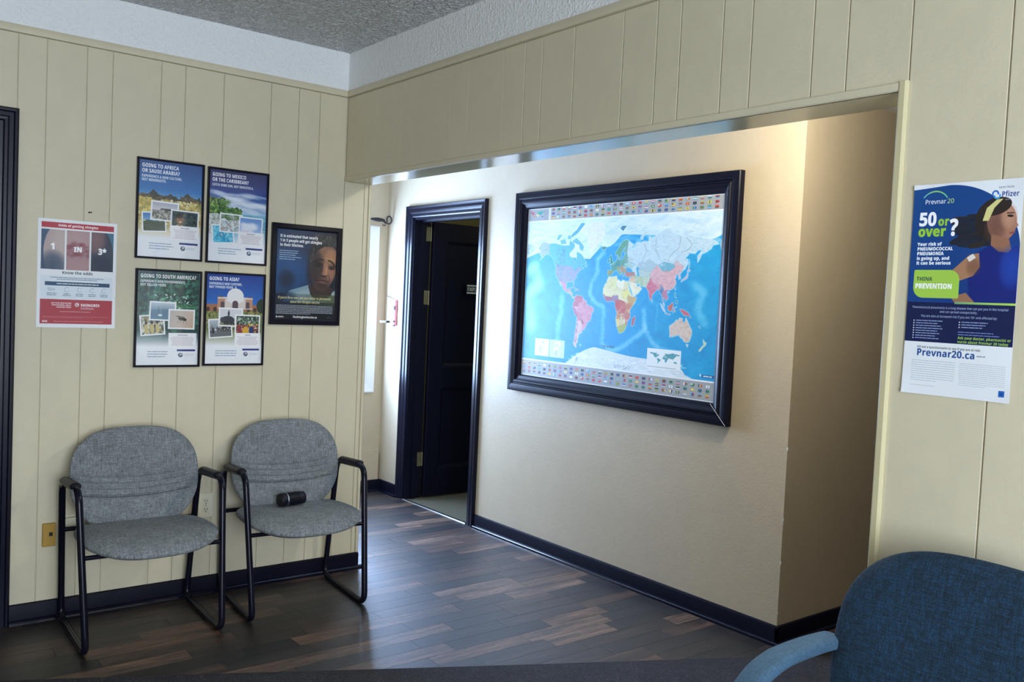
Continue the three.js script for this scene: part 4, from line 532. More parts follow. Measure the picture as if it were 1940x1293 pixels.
  for (const [p, col] of [[[49.2, -12, 50.4, -15.8, 47.2, -24.8, 44, -25, 43.4, -22, 44.4, -16.5], '#b4606c'], [[95.3, 5.5, 98, 4, 103.5, -1, 106, -5.8, 102, -4, 98.5, 0], '#c4cbd6'], [[105.3, -6.7, 108.5, -6.8, 114.4, -7.8, 114.2, -8.6, 108, -7.8], '#c9788a'], [[109, 1.5, 113, 3.2, 117, 6.8, 119, 5, 117.6, 1, 116, -3.8, 111, -3.2], '#c9685f'], [[119.5, 0.5, 125, 1.6, 121, 0.2, 123, -4.8, 120.5, -3, 119.6, -5.5, 119, -3], '#bf8aa0'], [[131, -0.8, 135, -1, 138, -1.8, 145, -4.5, 150.5, -10.5, 144, -8, 138.5, -8.2, 133, -3.5], '#c76470'], [[120.3, 18.2, 122.2, 18.3, 121.6, 14.5, 124, 12.8, 120.6, 13.8], '#3f9aa0'], [[122, 9, 126.3, 9.3, 125.6, 6, 122.5, 7.3], '#3f9aa0'], [[80, 9.5, 81.8, 7, 80.4, 6], '#8fb08a'], [[120.2, 23, 121.6, 25.1, 120.9, 22], '#c9a0b0'], [[108.7, 19.4, 111, 19.8, 109.5, 18.2], '#d8adb3'], [[130, 31.5, 131.5, 33.8, 136, 35.8, 139.5, 38.8, 141.3, 41.3, 141.8, 39, 140.5, 35.5, 135.5, 33.6], '#c9b0c4'], [[140, 42, 141.8, 45.4, 145.3, 43.4, 142, 42.2], '#c9b0c4'], [[142, 46.2, 142.3, 54, 143.4, 50, 143.3, 46.8], '#b4ccd8'], [[-5.5, 50, 1.6, 51.3, 0, 53.2, -2, 56, -3, 58.6, -5.8, 58, -4.8, 54.8, -4.5, 52], '#2f8a72'], [[-10, 51.7, -6, 52.2, -6, 55, -10, 54], '#2f9080'], [[12, 78.5, 16, 80, 25, 79.9, 18, 76.8], '#3f7f9a'], [[52, 71, 55, 74, 68, 77, 58, 72.5, 57, 70.6], '#b9ced8'], [[95, 80, 105, 79, 98, 78.4], '#c3d5dc'], [[138, 75.6, 150, 75, 142, 73.6], '#c3d5dc'], [[172.6, -34.5, 175.5, -37, 178.4, -37.8, 176.8, -40.5, 175, -41.5, 174, -39.2], '#cdd6ae'], [[172.7, -40.6, 174.2, -41.8, 171, -44.6, 168.5, -46.6, 166.5, -46], '#cdd6ae'], [[144.7, -40.8, 148.3, -41, 147, -43.6], '#d8ccc0'], [[166, -20, 167, -22.3, 164, -20.2], '#9a8f9a'], [[-61.5, -51.3, -58, -51.5, -60, -52.2], '#b9c9c6']]) land(p, col);
  const AU = land([114, -22, 117, -20.6, 122, -18, 126, -14, 129, -15, 131, -11.6, 136.5, -12.2, 135.6, -15, 140.5, -17.6, 142, -11, 145.3, -15, 149, -20.5, 153.2, -25.5, 153, -31, 150, -37.5, 146, -38.9, 140.5, -38, 138, -35, 135.5, -34.8, 131.2, -31.5, 124, -33, 120, -34, 115.2, -34.3, 115.7, -31.5], '#d6c2b6');
  rough(AU, 150, 114, 153, -38, -12, ['#c4a894', '#e4d6cc', '#c9b4b0', '#b99a84']);
  // the easternmost Siberian coast and Alaska again where the sheet overlaps itself
  rough(land([-200, 61, -190, 60.5, -182, 62.5, -180, 65, -170, 66, -177, 68.3, -190, 70, -200, 69.7], '#b9d0de'), 60, -200, -170, 60, 70, ['#8fb0c2', '#dbe8ec', '#7f9fb4']);
  rough(land([192, 66, 198, 70, 198, 59, 194, 62], '#a9bccf'), 20, 190, 198, 58, 70, ['#8ca4ba', '#c9d8e2']);
  // Antarctica
  const AN = land([-200, -76, -165, -76.5, -150, -76, -125, -73.8, -100, -73, -78, -71.5, -68, -66, -58, -63.3, -61, -68, -62, -74, -45, -77.5, -25, -74, -10, -70.8, 10, -70, 30, -69, 50, -66.5, 70, -68.5, 88, -66.6, 110, -66, 130, -66.2, 150, -68.5, 168, -71.5, 168, -77, 200, -77.5, 200, -84, -200, -84], '#dbe4e6');
  c.fillStyle = '#d9e3e6'; c.beginPath(); c.moveTo(W * 0.26, H * 0.906); c.bezierCurveTo(W * 0.33, H * 0.84, W * 0.38, H * 0.8, W * 0.43, H * 0.79); c.bezierCurveTo(W * 0.5, H * 0.8, W * 0.56, H * 0.815, W * 0.62, H * 0.82); c.lineTo(W * 0.8, H * 0.83); c.bezierCurveTo(W * 0.85, H * 0.84, W * 0.87, H * 0.87, W * 0.88, H * 0.906); c.closePath(); c.fill();
  for (let i = 0; i < 120; i++) { const x = rr(0.3, 0.86) * W; soft(c, x, rr(0.835, 0.9) * H, rr(20, 80), rr(5, 18), rnd() < 0.5 ? '200,214,220' : '238,243,244', 0.5, rr(-0.4, 0.4)); }
  soft(c, W * 0.333, H * 0.868, 16, 26, '150,166,176', 0.9, 0.6); for (let i = 0; i < 30; i++) soft(c, rr(0.5, 0.62) * W, rr(0.87, 0.89) * H, rr(6, 20), rr(3, 7), '158,172,180', 0.7, rr(-0.6, 0.6));
  // fine place names and depth figures, too small to read
  for (let i = 0; i < 1500; i++) { const x = rnd() * W, y = rr(0.1, 0.89) * H; c.globalAlpha = 0.28; c.fillStyle = rnd() < 0.7 ? '#1f4a6a' : '#3a2f3c'; c.fillRect(x, y, rr(4, 20), 2.2); } c.globalAlpha = 1;
  text(c, 'THE WORLD', W * 0.5, H * 0.787, 25, { align: 'center', color: '#1c3550' });
  // insets
  for (const [x0, x1] of [[0.082, 0.168], [0.174, 0.259]]) { c.fillStyle = x0 < 0.1 ? '#dfe7ea' : '#c2dce8'; c.fillRect(W * x0, H * 0.772, W * (x1 - x0), H * 0.1); const m = W * (x0 + x1) / 2; for (let i = 0; i < 30; i++) blob(c, m + rr(-34, 34), H * 0.82 + rr(-44, 44), rr(6, 26), rr(4, 18), ['#c9d2d4', '#eef1f1', '#aebdc4', '#dfe4e0'][i % 4], rr(0, 3)); c.strokeStyle = 'rgba(255,255,255,.7)'; c.lineWidth = 3; c.strokeRect(W * x0, H * 0.772, W * (x1 - x0), H * 0.1); }
  c.fillStyle = '#e8eeef'; c.fillRect(W * 0.696, H * 0.766, W * 0.155, H * 0.1);
  c.save(); c.translate(W * 0.696 + 6, H * 0.766 + 2); c.scale(0.152, 0.092); c.fillStyle = '#4f9aa8'; for (const p of [NA, SA, EA, AF, AU]) c.fill(p); c.restore(); lines(c, W * 0.7, H * 0.858, W * 0.145, 1, 6, 4, '#7f98a4');
  // flag bands
  c.fillStyle = '#9fa1a2'; c.fillRect(0, 0, W, H * 0.075); c.fillRect(0, H * 0.905, W, H * 0.095); c.fillStyle = '#e9edee'; c.fillRect(0, H * 0.073, W, 9); c.fillRect(0, H * 0.898, W, 12); c.fillRect(W * 0.131, 0, 14, H * 0.075);
  c.save(); c.translate(10, 8); c.scale(0.1, 0.066); for (const [p, col] of [[NA, '#c9505c'], [SA, '#c98a5c'], [EA, '#3f9a86'], [AF, '#d8cc8a'], [AU, '#2f4f5c']]) { c.fillStyle = col; c.fill(p); } c.restore(); lines(c, W * 0.098, 20, 56, 7, 12, 3, '#6c7072');
  const pal = ['#b8323c', '#e8e8e6', '#2a4a8c', '#2f7d4c', '#d8b83c', '#1c1c20', '#5fa6d0', '#c8402f'];
  const flag = (x, y, w, h) => { const k = rnd(), a = pal[Math.floor(rnd() * 8)], b = pal[Math.floor(rnd() * 8)], d = pal[Math.floor(rnd() * 8)]; c.fillStyle = a; c.fillRect(x, y, w, h); if (k < 0.45) { c.fillStyle = b; c.fillRect(x, y + h / 3, w, h / 3); c.fillStyle = d; c.fillRect(x, y + 2 * h / 3, w, h / 3); } else if (k < 0.65) { c.fillStyle = b; c.fillRect(x + w / 3, y, w / 3, h); c.fillStyle = d; c.fillRect(x + 2 * w / 3, y, w / 3, h); } else if (k < 0.8) { blob(c, x + w / 2, y + h / 2, h * 0.3, h * 0.3, b); } else if (k < 0.9) { c.fillStyle = b; c.fillRect(x + w * 0.3, y, w * 0.14, h); c.fillRect(x, y + h * 0.4, w, h * 0.22); } else { c.fillStyle = b; c.fillRect(x, y, w * 0.45, h * 0.5); } };
  for (let i = 0; i < 27; i++) for (let j = 0; j < 3; j++) { flag(W * 0.148 + i * 64, 8 + j * 33, 32, 18); lines(c, W * 0.148 + i * 64, 29 + j * 33, 30, 1, 5, 3, '#6f7375'); }
  for (let i = 0; i < 31; i++) for (let j = 0; j < 3; j++) { flag(24 + i * 65, H * 0.92 + j * 33, 32, 18); lines(c, 24 + i * 65, H * 0.92 + 21 + j * 33, 30, 1, 5, 3, '#6f7375'); }
  c.fillStyle = '#24508e'; c.fillRect(W * 0.945, H * 0.871, W * 0.05, 18); lines(c, W * 0.95, H * 0.875, W * 0.04, 1, 6, 8, '#d9e4ee'); blob(c, W * 0.938, H * 0.875, 6, 10, '#e8eef2');
  c.strokeStyle = '#e9edee'; c.lineWidth = 14; c.strokeRect(0, 0, W, H);
  return printMat(cv, 0.4);
})();

// ================================================================ THINGS ON THE WALLS
const sheet = (w, h, z) => new THREE.PlaneGeometry(w, h).translate(0, 0, z);
function framed(name, label, x0, x1, y0, y1, print, prof, group, glazed = true) {
  const w = x1 - x0, h = y1 - y0, o = thing(name, label, 'poster', [(x0 + x1) / 2, (y0 + y1) / 2, 0.0005], 0, group), d = prof[prof.length - 1][0];
  for (const g of rails(w, h, prof, 0.4)) part('frame_rail', g, M.frame, o);
  part('backing', box(-w / 2 + 0.003, w / 2 - 0.003, -h / 2 + 0.003, h / 2 - 0.003, 0, 0.004), M.dark, o);
  part('print', sheet(w - 2 * d + 0.004, h - 2 * d + 0.004, 0.0052), print, o);
  if (glazed) part('glazing', box(-w / 2 + d - 0.002, w / 2 - d + 0.002, -h / 2 + d - 0.002, h / 2 - d + 0.002, 0.0075, 0.009), M.glazing, o, 'clear glazing over the print');
  return o;
}
const thin = [[0, 0], [0, 0.015], [0.0015, 0.0165], [0.0075, 0.0165], [0.009, 0.015], [0.009, 0]];
const wide = [[0, 0], [0, 0.017], [0.002, 0.02], [0.020, 0.02], [0.026, 0.016], [0.027, 0]];
const G4 = 'black-framed travel posters hung two by two';
framed('framed_poster', 'black-framed poster headed Going to Africa or Saudi Arabia, upper left of four', -1.0135, -0.7185, 1.559, 2.002, printAfrica, thin, G4);
framed('framed_poster', 'black-framed beach poster headed Going to Mexico or the Caribbean, upper right of four', -0.702, -0.409, 1.558, 1.999, printMexico, thin, G4);
framed('framed_poster', 'black-framed dark green poster headed Going to South America, lower left of four', -1.0075, -0.716, 1.0745, 1.514, printSouth, thin, G4);
framed('framed_poster', 'black-framed poster headed Going to Asia with a domed building, lower right of four', -0.7015, -0.4095, 1.079, 1.5175, printAsia, thin, G4);
framed('framed_poster', 'black-framed dark blue poster of a man in a white shirt looking down', -0.3855, -0.0125, 1.278, 1.772, printMan, wide);
function paper(name, label, w, h, pos, turn, print) { // an unframed sheet, taped flat, edges lifting by a millimetre
  const o = thing(name, label, 'poster', pos, turn), g = new THREE.PlaneGeometry(w, h, 16, 24), p = g.attributes.position;
  for (let i = 0; i < p.count; i++) { const x = p.getX(i) / w, y = p.getY(i) / h; p.setZ(i, 0.002 + 0.0012 * (Math.sin(7 * x + 3 * y) * 0.5 + 0.5) + 0.003 * Math.pow(Math.abs(x * 2) * Math.abs(y * 2), 6)); }
  g.computeVertexNormals(); part('print', g, print, o);
  part('backing_sheet', new THREE.PlaneGeometry(w, h, 1, 1).translate(0, 0, 0.0008), M.whitePaint, o);
  return o;
}
paper('paper_poster', 'unframed white and red paper poster about shingles, left of the framed posters', 0.308, 0.454, [-1.2415, 1.4725, 0.0], 0, printShingles);
paper('paper_poster', 'tall blue and white paper poster of a woman looking up, on the pillar', 0.252, 0.5085, [0, 1.5205, 3.127], -Math.PI / 2, printVaccine);
// the framed world map
{
  const z0 = -0.07, z1 = 1.566, y0 = 0.915, y1 = 2.086, w = z1 - z0, h = y1 - y0;
  const o = thing('framed_map', 'large world map with rows of flags in a dark moulded frame', 'map', [HW - 0.0005, (y0 + y1) / 2, (z0 + z1) / 2], -Math.PI / 2);
  const prof = [[0, 0], [0, 0.030], [0.004, 0.034], [0.034, 0.036], [0.040, 0.034], [0.043, 0.029], [0.050, 0.029], [0.056, 0.034], [0.064, 0.033], [0.074, 0.024], [0.082, 0.020], [0.092, 0.018], [0.098, 0.012], [0.100, 0]];
  for (const g of rails(w, h, prof, 0.45)) part('frame_rail', g, M.mapFrame, o);
  part('backing', box(-w / 2 + 0.01, w / 2 - 0.01, -h / 2 + 0.01, h / 2 - 0.01, 0, 0.006), M.dark, o);
  part('print', sheet(w - 0.2 + 0.004, h - 0.2 + 0.004, 0.0072), printMap, o);
  // pale line where the lower right mitre has opened
  part('mitre_gap', box(-0.066, 0.066, -0.0008, 0.0008, -0.0006, 0.0006).rotateZ(-Math.PI / 4).translate(w / 2 - 0.05, -h / 2 + 0.05, 0.0362), M.whitePaint, o, 'pale line at the opened mitre');
}
// sign on the open door
{
  const [cv, c] = canvas(512, 160); c.fillStyle = '#07080f'; c.fillRect(0, 0, 512, 160); c.fillStyle = '#d9dcd8'; c.fillRect(6, 10, 500, 22); c.fillRect(6, 128, 500, 22); text(c, 'EMPLOYEES', 14, 106, 76, { sx: 1.0, font: 'serif', color: '#e4e6e2' });
  const o = thing('door_sign', 'small black and white sign on the open door', 'sign', [0, 0, 0], 0);
  o.position.set(1.72, 1.515, DZ0 + 0.069); o.rotation.y = 0.012 * Math.PI / 1.6;
  part('plate', rbox(0.2, 0.075, 0.003, 0.001), M.dark, o); part('lettering', sheet(0.196, 0.071, 0.0017), printMat(cv, 0.4), o);
}
// outlets and jacks on the left wall
{
  const o = thing('wall_outlet', 'ivory duplex wall outlet between the two grey chairs', 'outlet', [-0.664, 0.419, 0]);
  part('cover_plate', rbox(0.07, 0.114, 0.006, 0.0025, 0, 0, 0.003), M.ivory, o);
  for (const s of [-1, 1]) { const r = part('receptacle', new THREE.CylinderGeometry(0.0165, 0.0165, 0.004, 24).scale(1, 1, 0.86).rotateX(Math.PI / 2).translate(0, s * 0.02, 0.0075), M.ivory, o); for (const x of [-0.006, 0.006]) part('slot', box(x - 0.0013, x + 0.0013, s * 0.02 - 0.002, s * 0.02 + 0.007, 0.009, 0.0102), M.dark, r); part('slot', new THREE.CylinderGeometry(0.0026, 0.0026, 0.0012, 10).rotateX(Math.PI / 2).translate(0, s * 0.02 - 0.009, 0.0096), M.dark, r); }
  part('screw', new THREE.CylinderGeometry(0.003, 0.003, 0.002, 10).rotateX(Math.PI / 2).translate(0, 0, 0.0065), M.steel, o);
  const j = thing('phone_jack', 'tan phone jack with a dark square socket left of the chairs', 'jack', [-1.33, 0.365, 0]);
  part('cover_plate', rbox(0.05, 0.098, 0.02, 0.003, 0, 0, 0.01), M.tan, j); part('socket', box(-0.001, 0.013, -0.004, 0.012, 0.019, 0.0206), M.dark, j);
  const k = thing('wall_plug', 'beige plug-in block on the wall behind the left chair', 'plug', [-1.235, 0.4, 0]);
  part('body', rbox(0.09, 0.065, 0.03, 0.008, 0, 0, 0.015, 3), M.ivory, k); part('cover_plate', rbox(0.12, 0.08, 0.004, 0.002, 0, 0, 0.002), M.ivory, k);
}
for (const [i, x] of [-1.2, -1.192].entries()) { // two small screw heads left in the wall above the paper poster
  const n = thing('screw_head', i ? 'right one of two small dark screw heads above the paper poster' : 'left one of two small dark screw heads above the paper poster', 'screw', [x, 1.7395 + i * 0.001, 0], 0, 'screw heads left in the wall');
  part('head', lathe([[0, 0.004], [0.002, 0.0035], [0.0032, 0.0015], [0.0034, 0]], 12).rotateX(Math.PI / 2).scale(i ? 0.7 : 1.5, 1, 1), M.iron, n);
}
// hall wall: narrow pink holder with a white rod, curtain rod with scroll finial
{
  const o = thing('wall_holder', 'narrow pink wall holder with a white rod sticking out beside the door', 'holder', [HW, 1.32, -1.45], -Math.PI / 2);
  part('body', rbox(0.034, 0.19, 0.022, 0.006, 0, 0, 0.011, 3), M.pink, o);
  for (const [y, hh] of [[0.035, 0.03], [-0.062, 0.012], [-0.092, 0.016]]) part('dark_mark', rbox(0.022, hh, 0.006, 0.002, 0.01, y, 0.0215), M.dark, o);
  part('hook', tube([[0, 0.09, 0.012], [-0.012, 0.108, 0.03], [-0.04, 0.118, 0.055]], 0.0025, 0.012, 8), M.iron, o);
  const rod = part('rod', merge([new THREE.CylinderGeometry(0.007, 0.007, 0.1, 16).rotateX(Math.PI / 2).translate(0, -0.066, 0.07), new THREE.SphereGeometry(0.0085, 16, 10).translate(0, -0.066, 0.122)].map((g) => metreUV(g))), M.whitePaint, o, 'white rod');
  part('rod_band', new THREE.CylinderGeometry(0.0074, 0.0074, 0.03, 16).rotateX(Math.PI / 2).translate(0, -0.066, 0.068), M.dark, rod);
  const r = thing('curtain_rod', 'black iron curtain rod ending in a scroll finial above the hall window', 'curtain rod', [0.5, 1.985, ZF + 0.07]);
  part('pole', metreUV(new THREE.CylinderGeometry(0.008, 0.008, 1.14, 12).rotateZ(Math.PI / 2)), M.iron, r);
  part('collar', lathe([[0, -0.05], [0.009, -0.05], [0.013, -0.03], [0.015, 0], [0.012, 0.03], [0.008, 0.05], [0, 0.05]], 16).rotateZ(-Math.PI / 2).translate(0.575, 0, 0), M.iron, r);
  const pts = []; pts.push([0.61, 0, 0]); for (let i = 0; i <= 16; i++) { const a = -1.9 + i * 0.36; const rad = 0.03 - i * 0.0004; pts.push([0.662 + rad * Math.cos(a) * 0.75, 0.006 + rad * Math.sin(a), 0]); }
  part('finial', new THREE.TubeGeometry(new THREE.CatmullRomCurve3(pts.map((p) => V(...p))), 60, 0.005, 8), M.iron, r);
  part('finial_leaf', new THREE.TubeGeometry(new THREE.CatmullRomCurve3([[0.6, -0.004, 0], [0.632, -0.02, 0], [0.63, -0.038, 0], [0.614, -0.036, 0], [0.612, -0.026, 0]].map((p) => V(...p))), 24, 0.0032, 8), M.iron, r);
  for (const x of [-0.5, 0.5]) part('bracket', metreUV(merge([new THREE.CylinderGeometry(0.006, 0.006, 0.07, 10).rotateX(Math.PI / 2).translate(x, 0, -0.035), rbox(0.03, 0.07, 0.006, 0.002, x, 0, -0.067)])), M.iron, r);
}

// ================================================================ CHAIRS
// padded cushion: outline(angle) -> [x, y], front and back bulge, optional change of every point
function cushion(outline, front, back, warp, rings = 44, segs = 150, carve) {
  const pos = [], idx = [], uv = []; const side = (s, T) => {
    const base = pos.length / 3;
    for (let i = 0; i <= rings; i++) for (let j = 0; j <= segs; j++) {
      const r = Math.sin((i / rings) * Math.PI / 2), a = (j / segs) * Math.PI * 2, [ox, oy] = outline(a), x = ox * r, y = oy * r;
      let z = s * T * Math.pow(Math.max(0, 1 - Math.pow(r, 5)), 0.5); if (s > 0 && carve) z -= carve(x, y) * Math.min(1, (1 - r) * 12);
      pos.push(...(warp ? warp(x, y, z) : [x, y, z])); uv.push(x, y);
    }
    for (let i = 0; i < rings; i++) for (let j = 0; j < segs; j++) { const a = base + i * (segs + 1) + j, b = a + 1, c = a + segs + 1, d = c + 1; s > 0 ? idx.push(a, c, b, b, c, d) : idx.push(a, b, c, b, d, c); }
  };
  side(1, front); side(-1, back);
  const g = new THREE.BufferGeometry(); g.setAttribute('position', new THREE.Float32BufferAttribute(pos, 3)); g.setAttribute('uv', new THREE.Float32BufferAttribute(uv, 2)); g.setIndex(idx); g.computeVertexNormals(); return g;
}
const sup = (a, rx, ry, n) => { const c = Math.cos(a), s = Math.sin(a), k = Math.pow(Math.pow(Math.abs(c), n) + Math.pow(Math.abs(s), n), -1 / n); return [rx * k * c, ry * k * s]; };

// guest chair: sled frame closed on each side, black arm pads, grey cloth seat and back; front towards +z, origin on the floor
function guestChair(label, x, z, turn) {
  const o = thing('guest_chair', label, 'chair', [x, 0, z], turn, 'grey guest chairs along the panelled wall');
  const R = 0.0138, fx = 0.262, ax = 0.281;
  for (const s of [-1, 1]) {
    const P = { fb: [s * fx, R + 0.001, 0.53], ft: [s * ax, 0.635, 0.43], rt: [s * ax, 0.612, 0.115], rb: [s * fx, R + 0.001, 0.05] };
    part('side_frame', metreUV(tube([P.fb, P.ft, P.rt, P.rb], R, 0.055, 12, true)), M.tube, o, 'black tubular sled frame');
    const dx = 0, pad = new THREE.CapsuleGeometry(0.019, 0.195, 6, 18).scale(1.15, 1, 0.85).rotateX(Math.PI / 2 - 0.073).translate(s * ax, 0.632, 0.275);
    part('armrest', metreUV(pad), M.rubber, o);
  }
  part('cross_bar', metreUV(tube([[-0.274, 0.40, 0.0915], [0.274, 0.40, 0.0915]], 0.010)), M.tube, o);
  part('cross_bar', metreUV(tube([[-0.274, 0.375, 0.4705], [0.274, 0.375, 0.4705]], 0.009)), M.tube, o);
  for (const s of [-1, 1]) part('back_bracket', rbox(0.028, 0.15, 0.008, 0.003, 0, 0, 0).rotateX(-0.2).translate(s * 0.12, 0.47, 0.115), M.tube, o);
  // seat: rounded, fuller in front, rolling down at the front edge
  const seatLine = (a) => { let [px, py] = sup(a, 0.268, 0.246, 2.9); px *= 1 + 0.04 * (-py / 0.246); return [px, py]; };
  const seatWarp = (dy) => (px, py, pz) => { const zz = -py, f = Math.max(0, zz / 0.246); return [px, 0.410 + dy + pz - 0.034 * f * f * f + 0.004 * (zz / 0.246) + 0.010 * (px / 0.26) * (px / 0.26), 0.335 + zz]; };
  part('seat', cushion(seatLine, 0.031, 0.036, seatWarp(0), 40, 130), M.grey, o);
  part('seat_pan', cushion((a) => { const [px, py] = seatLine(a); return [px * 0.84, py * 0.84]; }, 0.004, 0.018, seatWarp(-0.031), 12, 70), M.rubber, o, 'black pan under the seat');
  // back: wide soft trapezoid with rounded top, stitched in four curved lines above the lumbar edge
  const seamY = [-0.088, -0.056, -0.030, -0.004];
  const carve = (px, py) => { let d = 0; seamY.forEach((y, i) => { const c = y - 0.006 + 0.4 * px * px, q = (py - c) / (i ? 0.0055 : 0.007); d += (i ? 0.0028 : 0.010) * Math.exp(-q * q); }); return d; };
  const bk = cushion((a) => {
    const up = Math.sin(a) > 0; let [px, py] = up ? sup(a, 0.264, 0.208, 3.9) : sup(a, 0.264, 0.242, 2.35); const t = Math.max(0, py / 0.208); // narrower at the top, rounder below
    px *= 1 - 0.17 * t * t; if (up) py *= 1 - 0.09 * Math.pow(px / 0.264, 2); return [px, py];
  }, 0.028, 0.03, (px, py, pz) => { const lean = 0.2, y = py, z = pz + 0.34 * px * px; return [px, 0.622 + y * Math.cos(lean) + z * Math.sin(lean), 0.135 - y * Math.sin(lean) + z * Math.cos(lean)]; }, 84, 190, carve);
  const back = part('backrest', bk, M.grey, o);
  seamY.forEach((y, i) => { // stitching, lying at the bottom of each groove
    const pts = []; for (let k = 0; k <= 24; k++) { const px = -0.222 + k / 24 * 0.444, py = y - 0.006 + 0.4 * px * px, r = Math.max(Math.abs(px) / 0.262, Math.abs(py) / 0.225), z0 = 0.028 * Math.sqrt(Math.max(0, 1 - Math.pow(r, 5))) - (i ? 0.0028 : 0.010) * Math.min(1, (1 - r) * 12), z = z0 + 0.0012 + 0.34 * px * px; pts.push(V(px, 0.622 + py * Math.cos(0.2) + z * Math.sin(0.2), 0.135 - py * Math.sin(0.2) + z * Math.cos(0.2))); }
    part('seam', metreUV(new THREE.TubeGeometry(new THREE.CatmullRomCurve3(pts), 48, i ? 0.0007 : 0.0016, 6)), M.thread, back);
  });
  return o;
}
guestChair('grey cloth guest chair with black frame, empty, nearest the left door', -1.02, 0.0, -0.02);
guestChair('grey cloth guest chair with black frame, holding a camera lens on its seat', -0.327, 0.0, -0.07);

// camera lens lying on the right chair's seat
{
  const o = thing('camera_lens', 'black camera lens lying on the seat of the right grey chair', 'camera lens', [-0.352, 0.4735, 0.272]); o.rotation.set(0, 0.1, 0);
  const body = lathe([[0, -0.06], [0.026, -0.06], [0.029, -0.057], [0.029, -0.035], [0.0275, -0.034], [0.0275, -0.03], [0.0295, -0.029], [0.0295, 0.03], [0.028, 0.032], [0.0305, 0.035], [0.031, 0.058], [0.029, 0.062], [0, 0.062]], 40).rotateZ(Math.PI / 2);
  part('barrel', body, M.rubber, o);
  part('silver_ring', lathe([[0.0285, -0.0025], [0.0308, -0.002], [0.0308, 0.002], [0.0285, 0.0025]], 40).rotateZ(Math.PI / 2).translate(-0.034, 0, 0), M.steel, o, 'thin silver ring');
  const ribs = []; for (let i = 0; i < 48; i++) { const a = i / 48 * Math.PI * 2; ribs.push(box(-0.026, 0.024, -0.0008, 0.0008, -0.0009, 0.0009).translate(0, 0.0298, 0).rotateX(a)); }
  const zr = part('zoom_ring', merge(ribs), M.rubber, o); zr.userData.kind = 'stuff';
  part('front_cap', lathe([[0, 0], [0.027, 0], [0.0285, 0.002], [0.0285, 0.008], [0, 0.008]], 40).rotateZ(Math.PI / 2).translate(-0.06, 0, 0), M.dark, o);
}

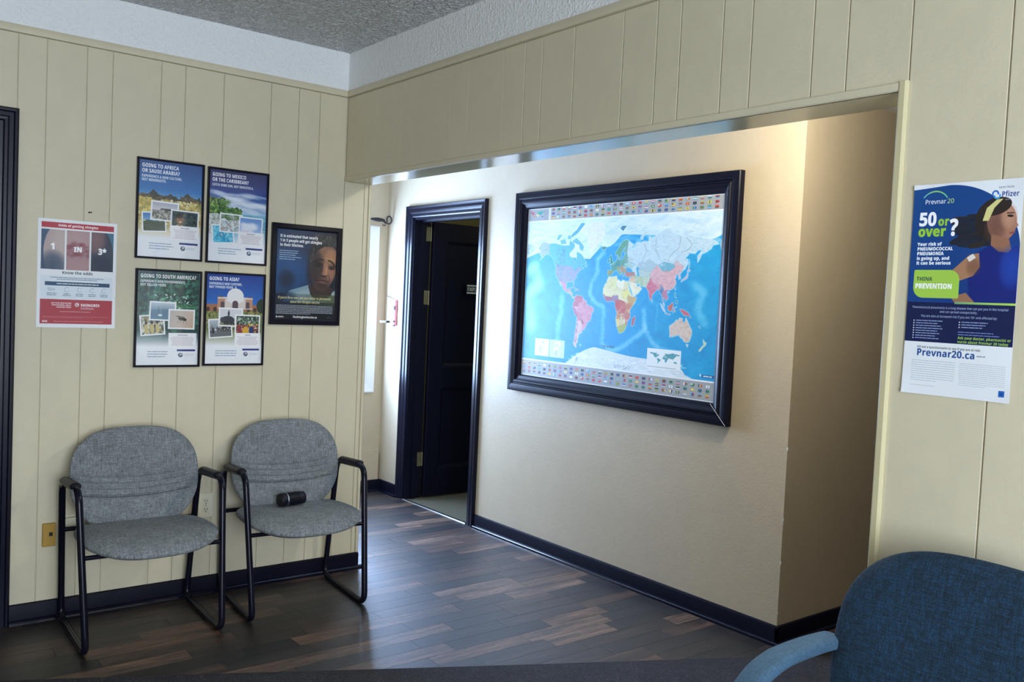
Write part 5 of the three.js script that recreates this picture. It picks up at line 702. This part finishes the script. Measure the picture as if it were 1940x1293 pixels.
// blue upholstered armchair in the foreground, its back to the pillar wall, facing -x
{
  const o = thing('armchair', 'dark blue cloth armchair in the foreground against the pillar wall', 'chair', [-0.02, 0, 3.285], -Math.PI / 2);
  // local: x runs along world +z, front (+z) towards world -x
  const bk = cushion((a) => {
    let [px, py] = sup(a, 0.318, 0.27, 3.6); const t = py / 0.27; px *= t > 0 ? 1 - 0.09 * t * t : 1 - 0.06 * t * t; py *= 1 - 0.10 * Math.pow(px / 0.318, 2) * (t > 0 ? 1 : 0.4); return [px, py];
  }, 0.045, 0.03, (px, py, pz) => { const lean = 0.17, z = pz + 0.25 * px * px; return [px, 0.66 + py * Math.cos(lean) + z * Math.sin(lean), 0.13 - py * Math.sin(lean) + z * Math.cos(lean)]; }, 50, 160);
  part('backrest', bk, M.blue, o);
  part('back_shell', cushion((a) => sup(a, 0.3, 0.25, 3), 0.006, 0.014, (px, py, pz) => { const lean = 0.17, z = pz - 0.022 + 0.25 * px * px; return [px, 0.645 + py * Math.cos(lean) + z * Math.sin(lean), 0.115 - py * Math.sin(lean) + z * Math.cos(lean)]; }, 16, 60), M.rubber, o, 'black plastic back shell');
  part('seat', cushion((a) => sup(a, 0.27, 0.265, 3.4), 0.05, 0.045, (px, py, pz) => { const zz = -py, f = Math.max(0, zz / 0.265); return [px, 0.42 + pz - 0.035 * f * f * f + 0.015 * zz, 0.40 + zz]; }, 36, 120), M.blue, o);
  for (const s of [-1, 1]) {
    // padded arm: flat strap rising from the seat front, bending over and running back to the backrest
    const c = new THREE.CatmullRomCurve3([[s * 0.312, 0.34, 0.565], [s * 0.315, 0.5, 0.56], [s * 0.318, 0.585, 0.53], [s * 0.322, 0.64, 0.455], [s * 0.325, 0.662, 0.37], [s * 0.326, 0.665, 0.25], [s * 0.326, 0.66, 0.13]].map((p) => V(...p)), false, 'catmullrom', 0.4);
    const N = 60, pos = [], uv = [], idx = [], K = 20;
    for (let i = 0; i <= N; i++) {
      const u = i / N, p = c.getPointAt(u), t = c.getTangentAt(u), side = V(1, 0, 0), up = side.clone().cross(t).normalize().multiplyScalar(-1), end = Math.min(1, Math.sqrt(Math.max(0.0005, 1 - Math.pow(Math.max(0, (u - 0.955) / 0.045), 2))));
      for (let k = 0; k <= K; k++) { const [a, b] = sup(k / K * Math.PI * 2, 0.031, 0.016, 4.2); const q = p.clone().addScaledVector(side, a * end).addScaledVector(up, b * end); pos.push(q.x, q.y, q.z); uv.push(k / K * 0.16, u * 0.8); }
    }
    for (let i = 0; i < N; i++) for (let k = 0; k < K; k++) { const a = i * (K + 1) + k, b = a + 1, d = a + K + 1, e = d + 1; idx.push(a, d, b, b, d, e); }
    const g = new THREE.BufferGeometry(); g.setAttribute('position', new THREE.Float32BufferAttribute(pos, 3)); g.setAttribute('uv', new THREE.Float32BufferAttribute(uv, 2)); g.setIndex(idx); g.computeVertexNormals();
    part('armrest', g, M.blueArm, o, 'light blue padded arm');
    part('leg', metreUV(tube([[s * 0.31, 0.36, 0.56], [s * 0.31, 0.0, 0.6]], 0.014)), M.tube, o);
    part('leg', metreUV(tube([[s * 0.29, 0.42, 0.12], [s * 0.30, 0.0, 0.05]], 0.014)), M.tube, o);
    part('seat_rail', metreUV(tube([[s * 0.31, 0.37, 0.565], [s * 0.29, 0.37, 0.11]], 0.012)), M.tube, o);
    part('back_post', metreUV(tube([[s * 0.322, 0.787, 0.05], [s * 0.343, 0.62, 0.08], [s * 0.315, 0.41, 0.12]], 0.011, 0.08)), M.tube, o, 'black upright behind the back cushion');
    part('post_cap', lathe([[0.0105, 0], [0.0118, 0.002], [0.0118, 0.005], [0, 0.006]], 16).rotateX(-0.18).translate(s * 0.322, 0.785, 0.05), M.steel, o);
  }
}
// ================================================================ HALL CEILING LAMP (above the header, out of view)
{
  const o = thing('ceiling_lamp', 'round flush ceiling lamp in the hall, hidden above the header', 'lamp', [0.63, HCEIL, 2.26]);
  part('base', lathe([[0, 0], [0.15, 0], [0.15, -0.018], [0.14, -0.022], [0, -0.022]], 40), M.whitePaint, o);
  part('lamp_shade', lathe([[0, -0.075], [0.05, -0.072], [0.1, -0.058], [0.13, -0.036], [0.135, -0.022], [0, -0.022]], 40), mat({ color: '#f4ead6', emissive: new THREE.Color().setRGB(1, 0.94, 0.82), emissiveIntensity: 4, roughness: 0.4 }), o);
  const l = new THREE.PointLight(new THREE.Color().setRGB(1, 0.95, 0.80), 5.0); l.name = 'lamp_light'; l.position.set(0.63, HCEIL - 0.1, 2.26); l.shadow.radius = 4; l.castShadow = true; scene.add(l);
  const q = thing('ceiling_lamp', 'small ceiling lamp in the room behind the open door', 'lamp', [2.5, HCEIL, -0.6]);
  part('base', lathe([[0, 0], [0.1, 0], [0.1, -0.018], [0, -0.02]], 32), M.whitePaint, q);
  part('lamp_shade', lathe([[0, -0.06], [0.05, -0.055], [0.085, -0.03], [0.088, -0.02], [0, -0.02]], 32), mat({ color: '#f4ead6', emissive: new THREE.Color().setRGB(1, 0.9, 0.7), emissiveIntensity: 0.6, roughness: 0.4 }), q);
  const m = new THREE.PointLight(new THREE.Color().setRGB(1, 0.9, 0.66), 0.6); m.name = 'lamp_light_001'; m.position.set(2.5, HCEIL - 0.09, -0.6); m.shadow.radius = 3; m.castShadow = true; scene.add(m);
}
shade(scene);
renderer.render(scene, camera);
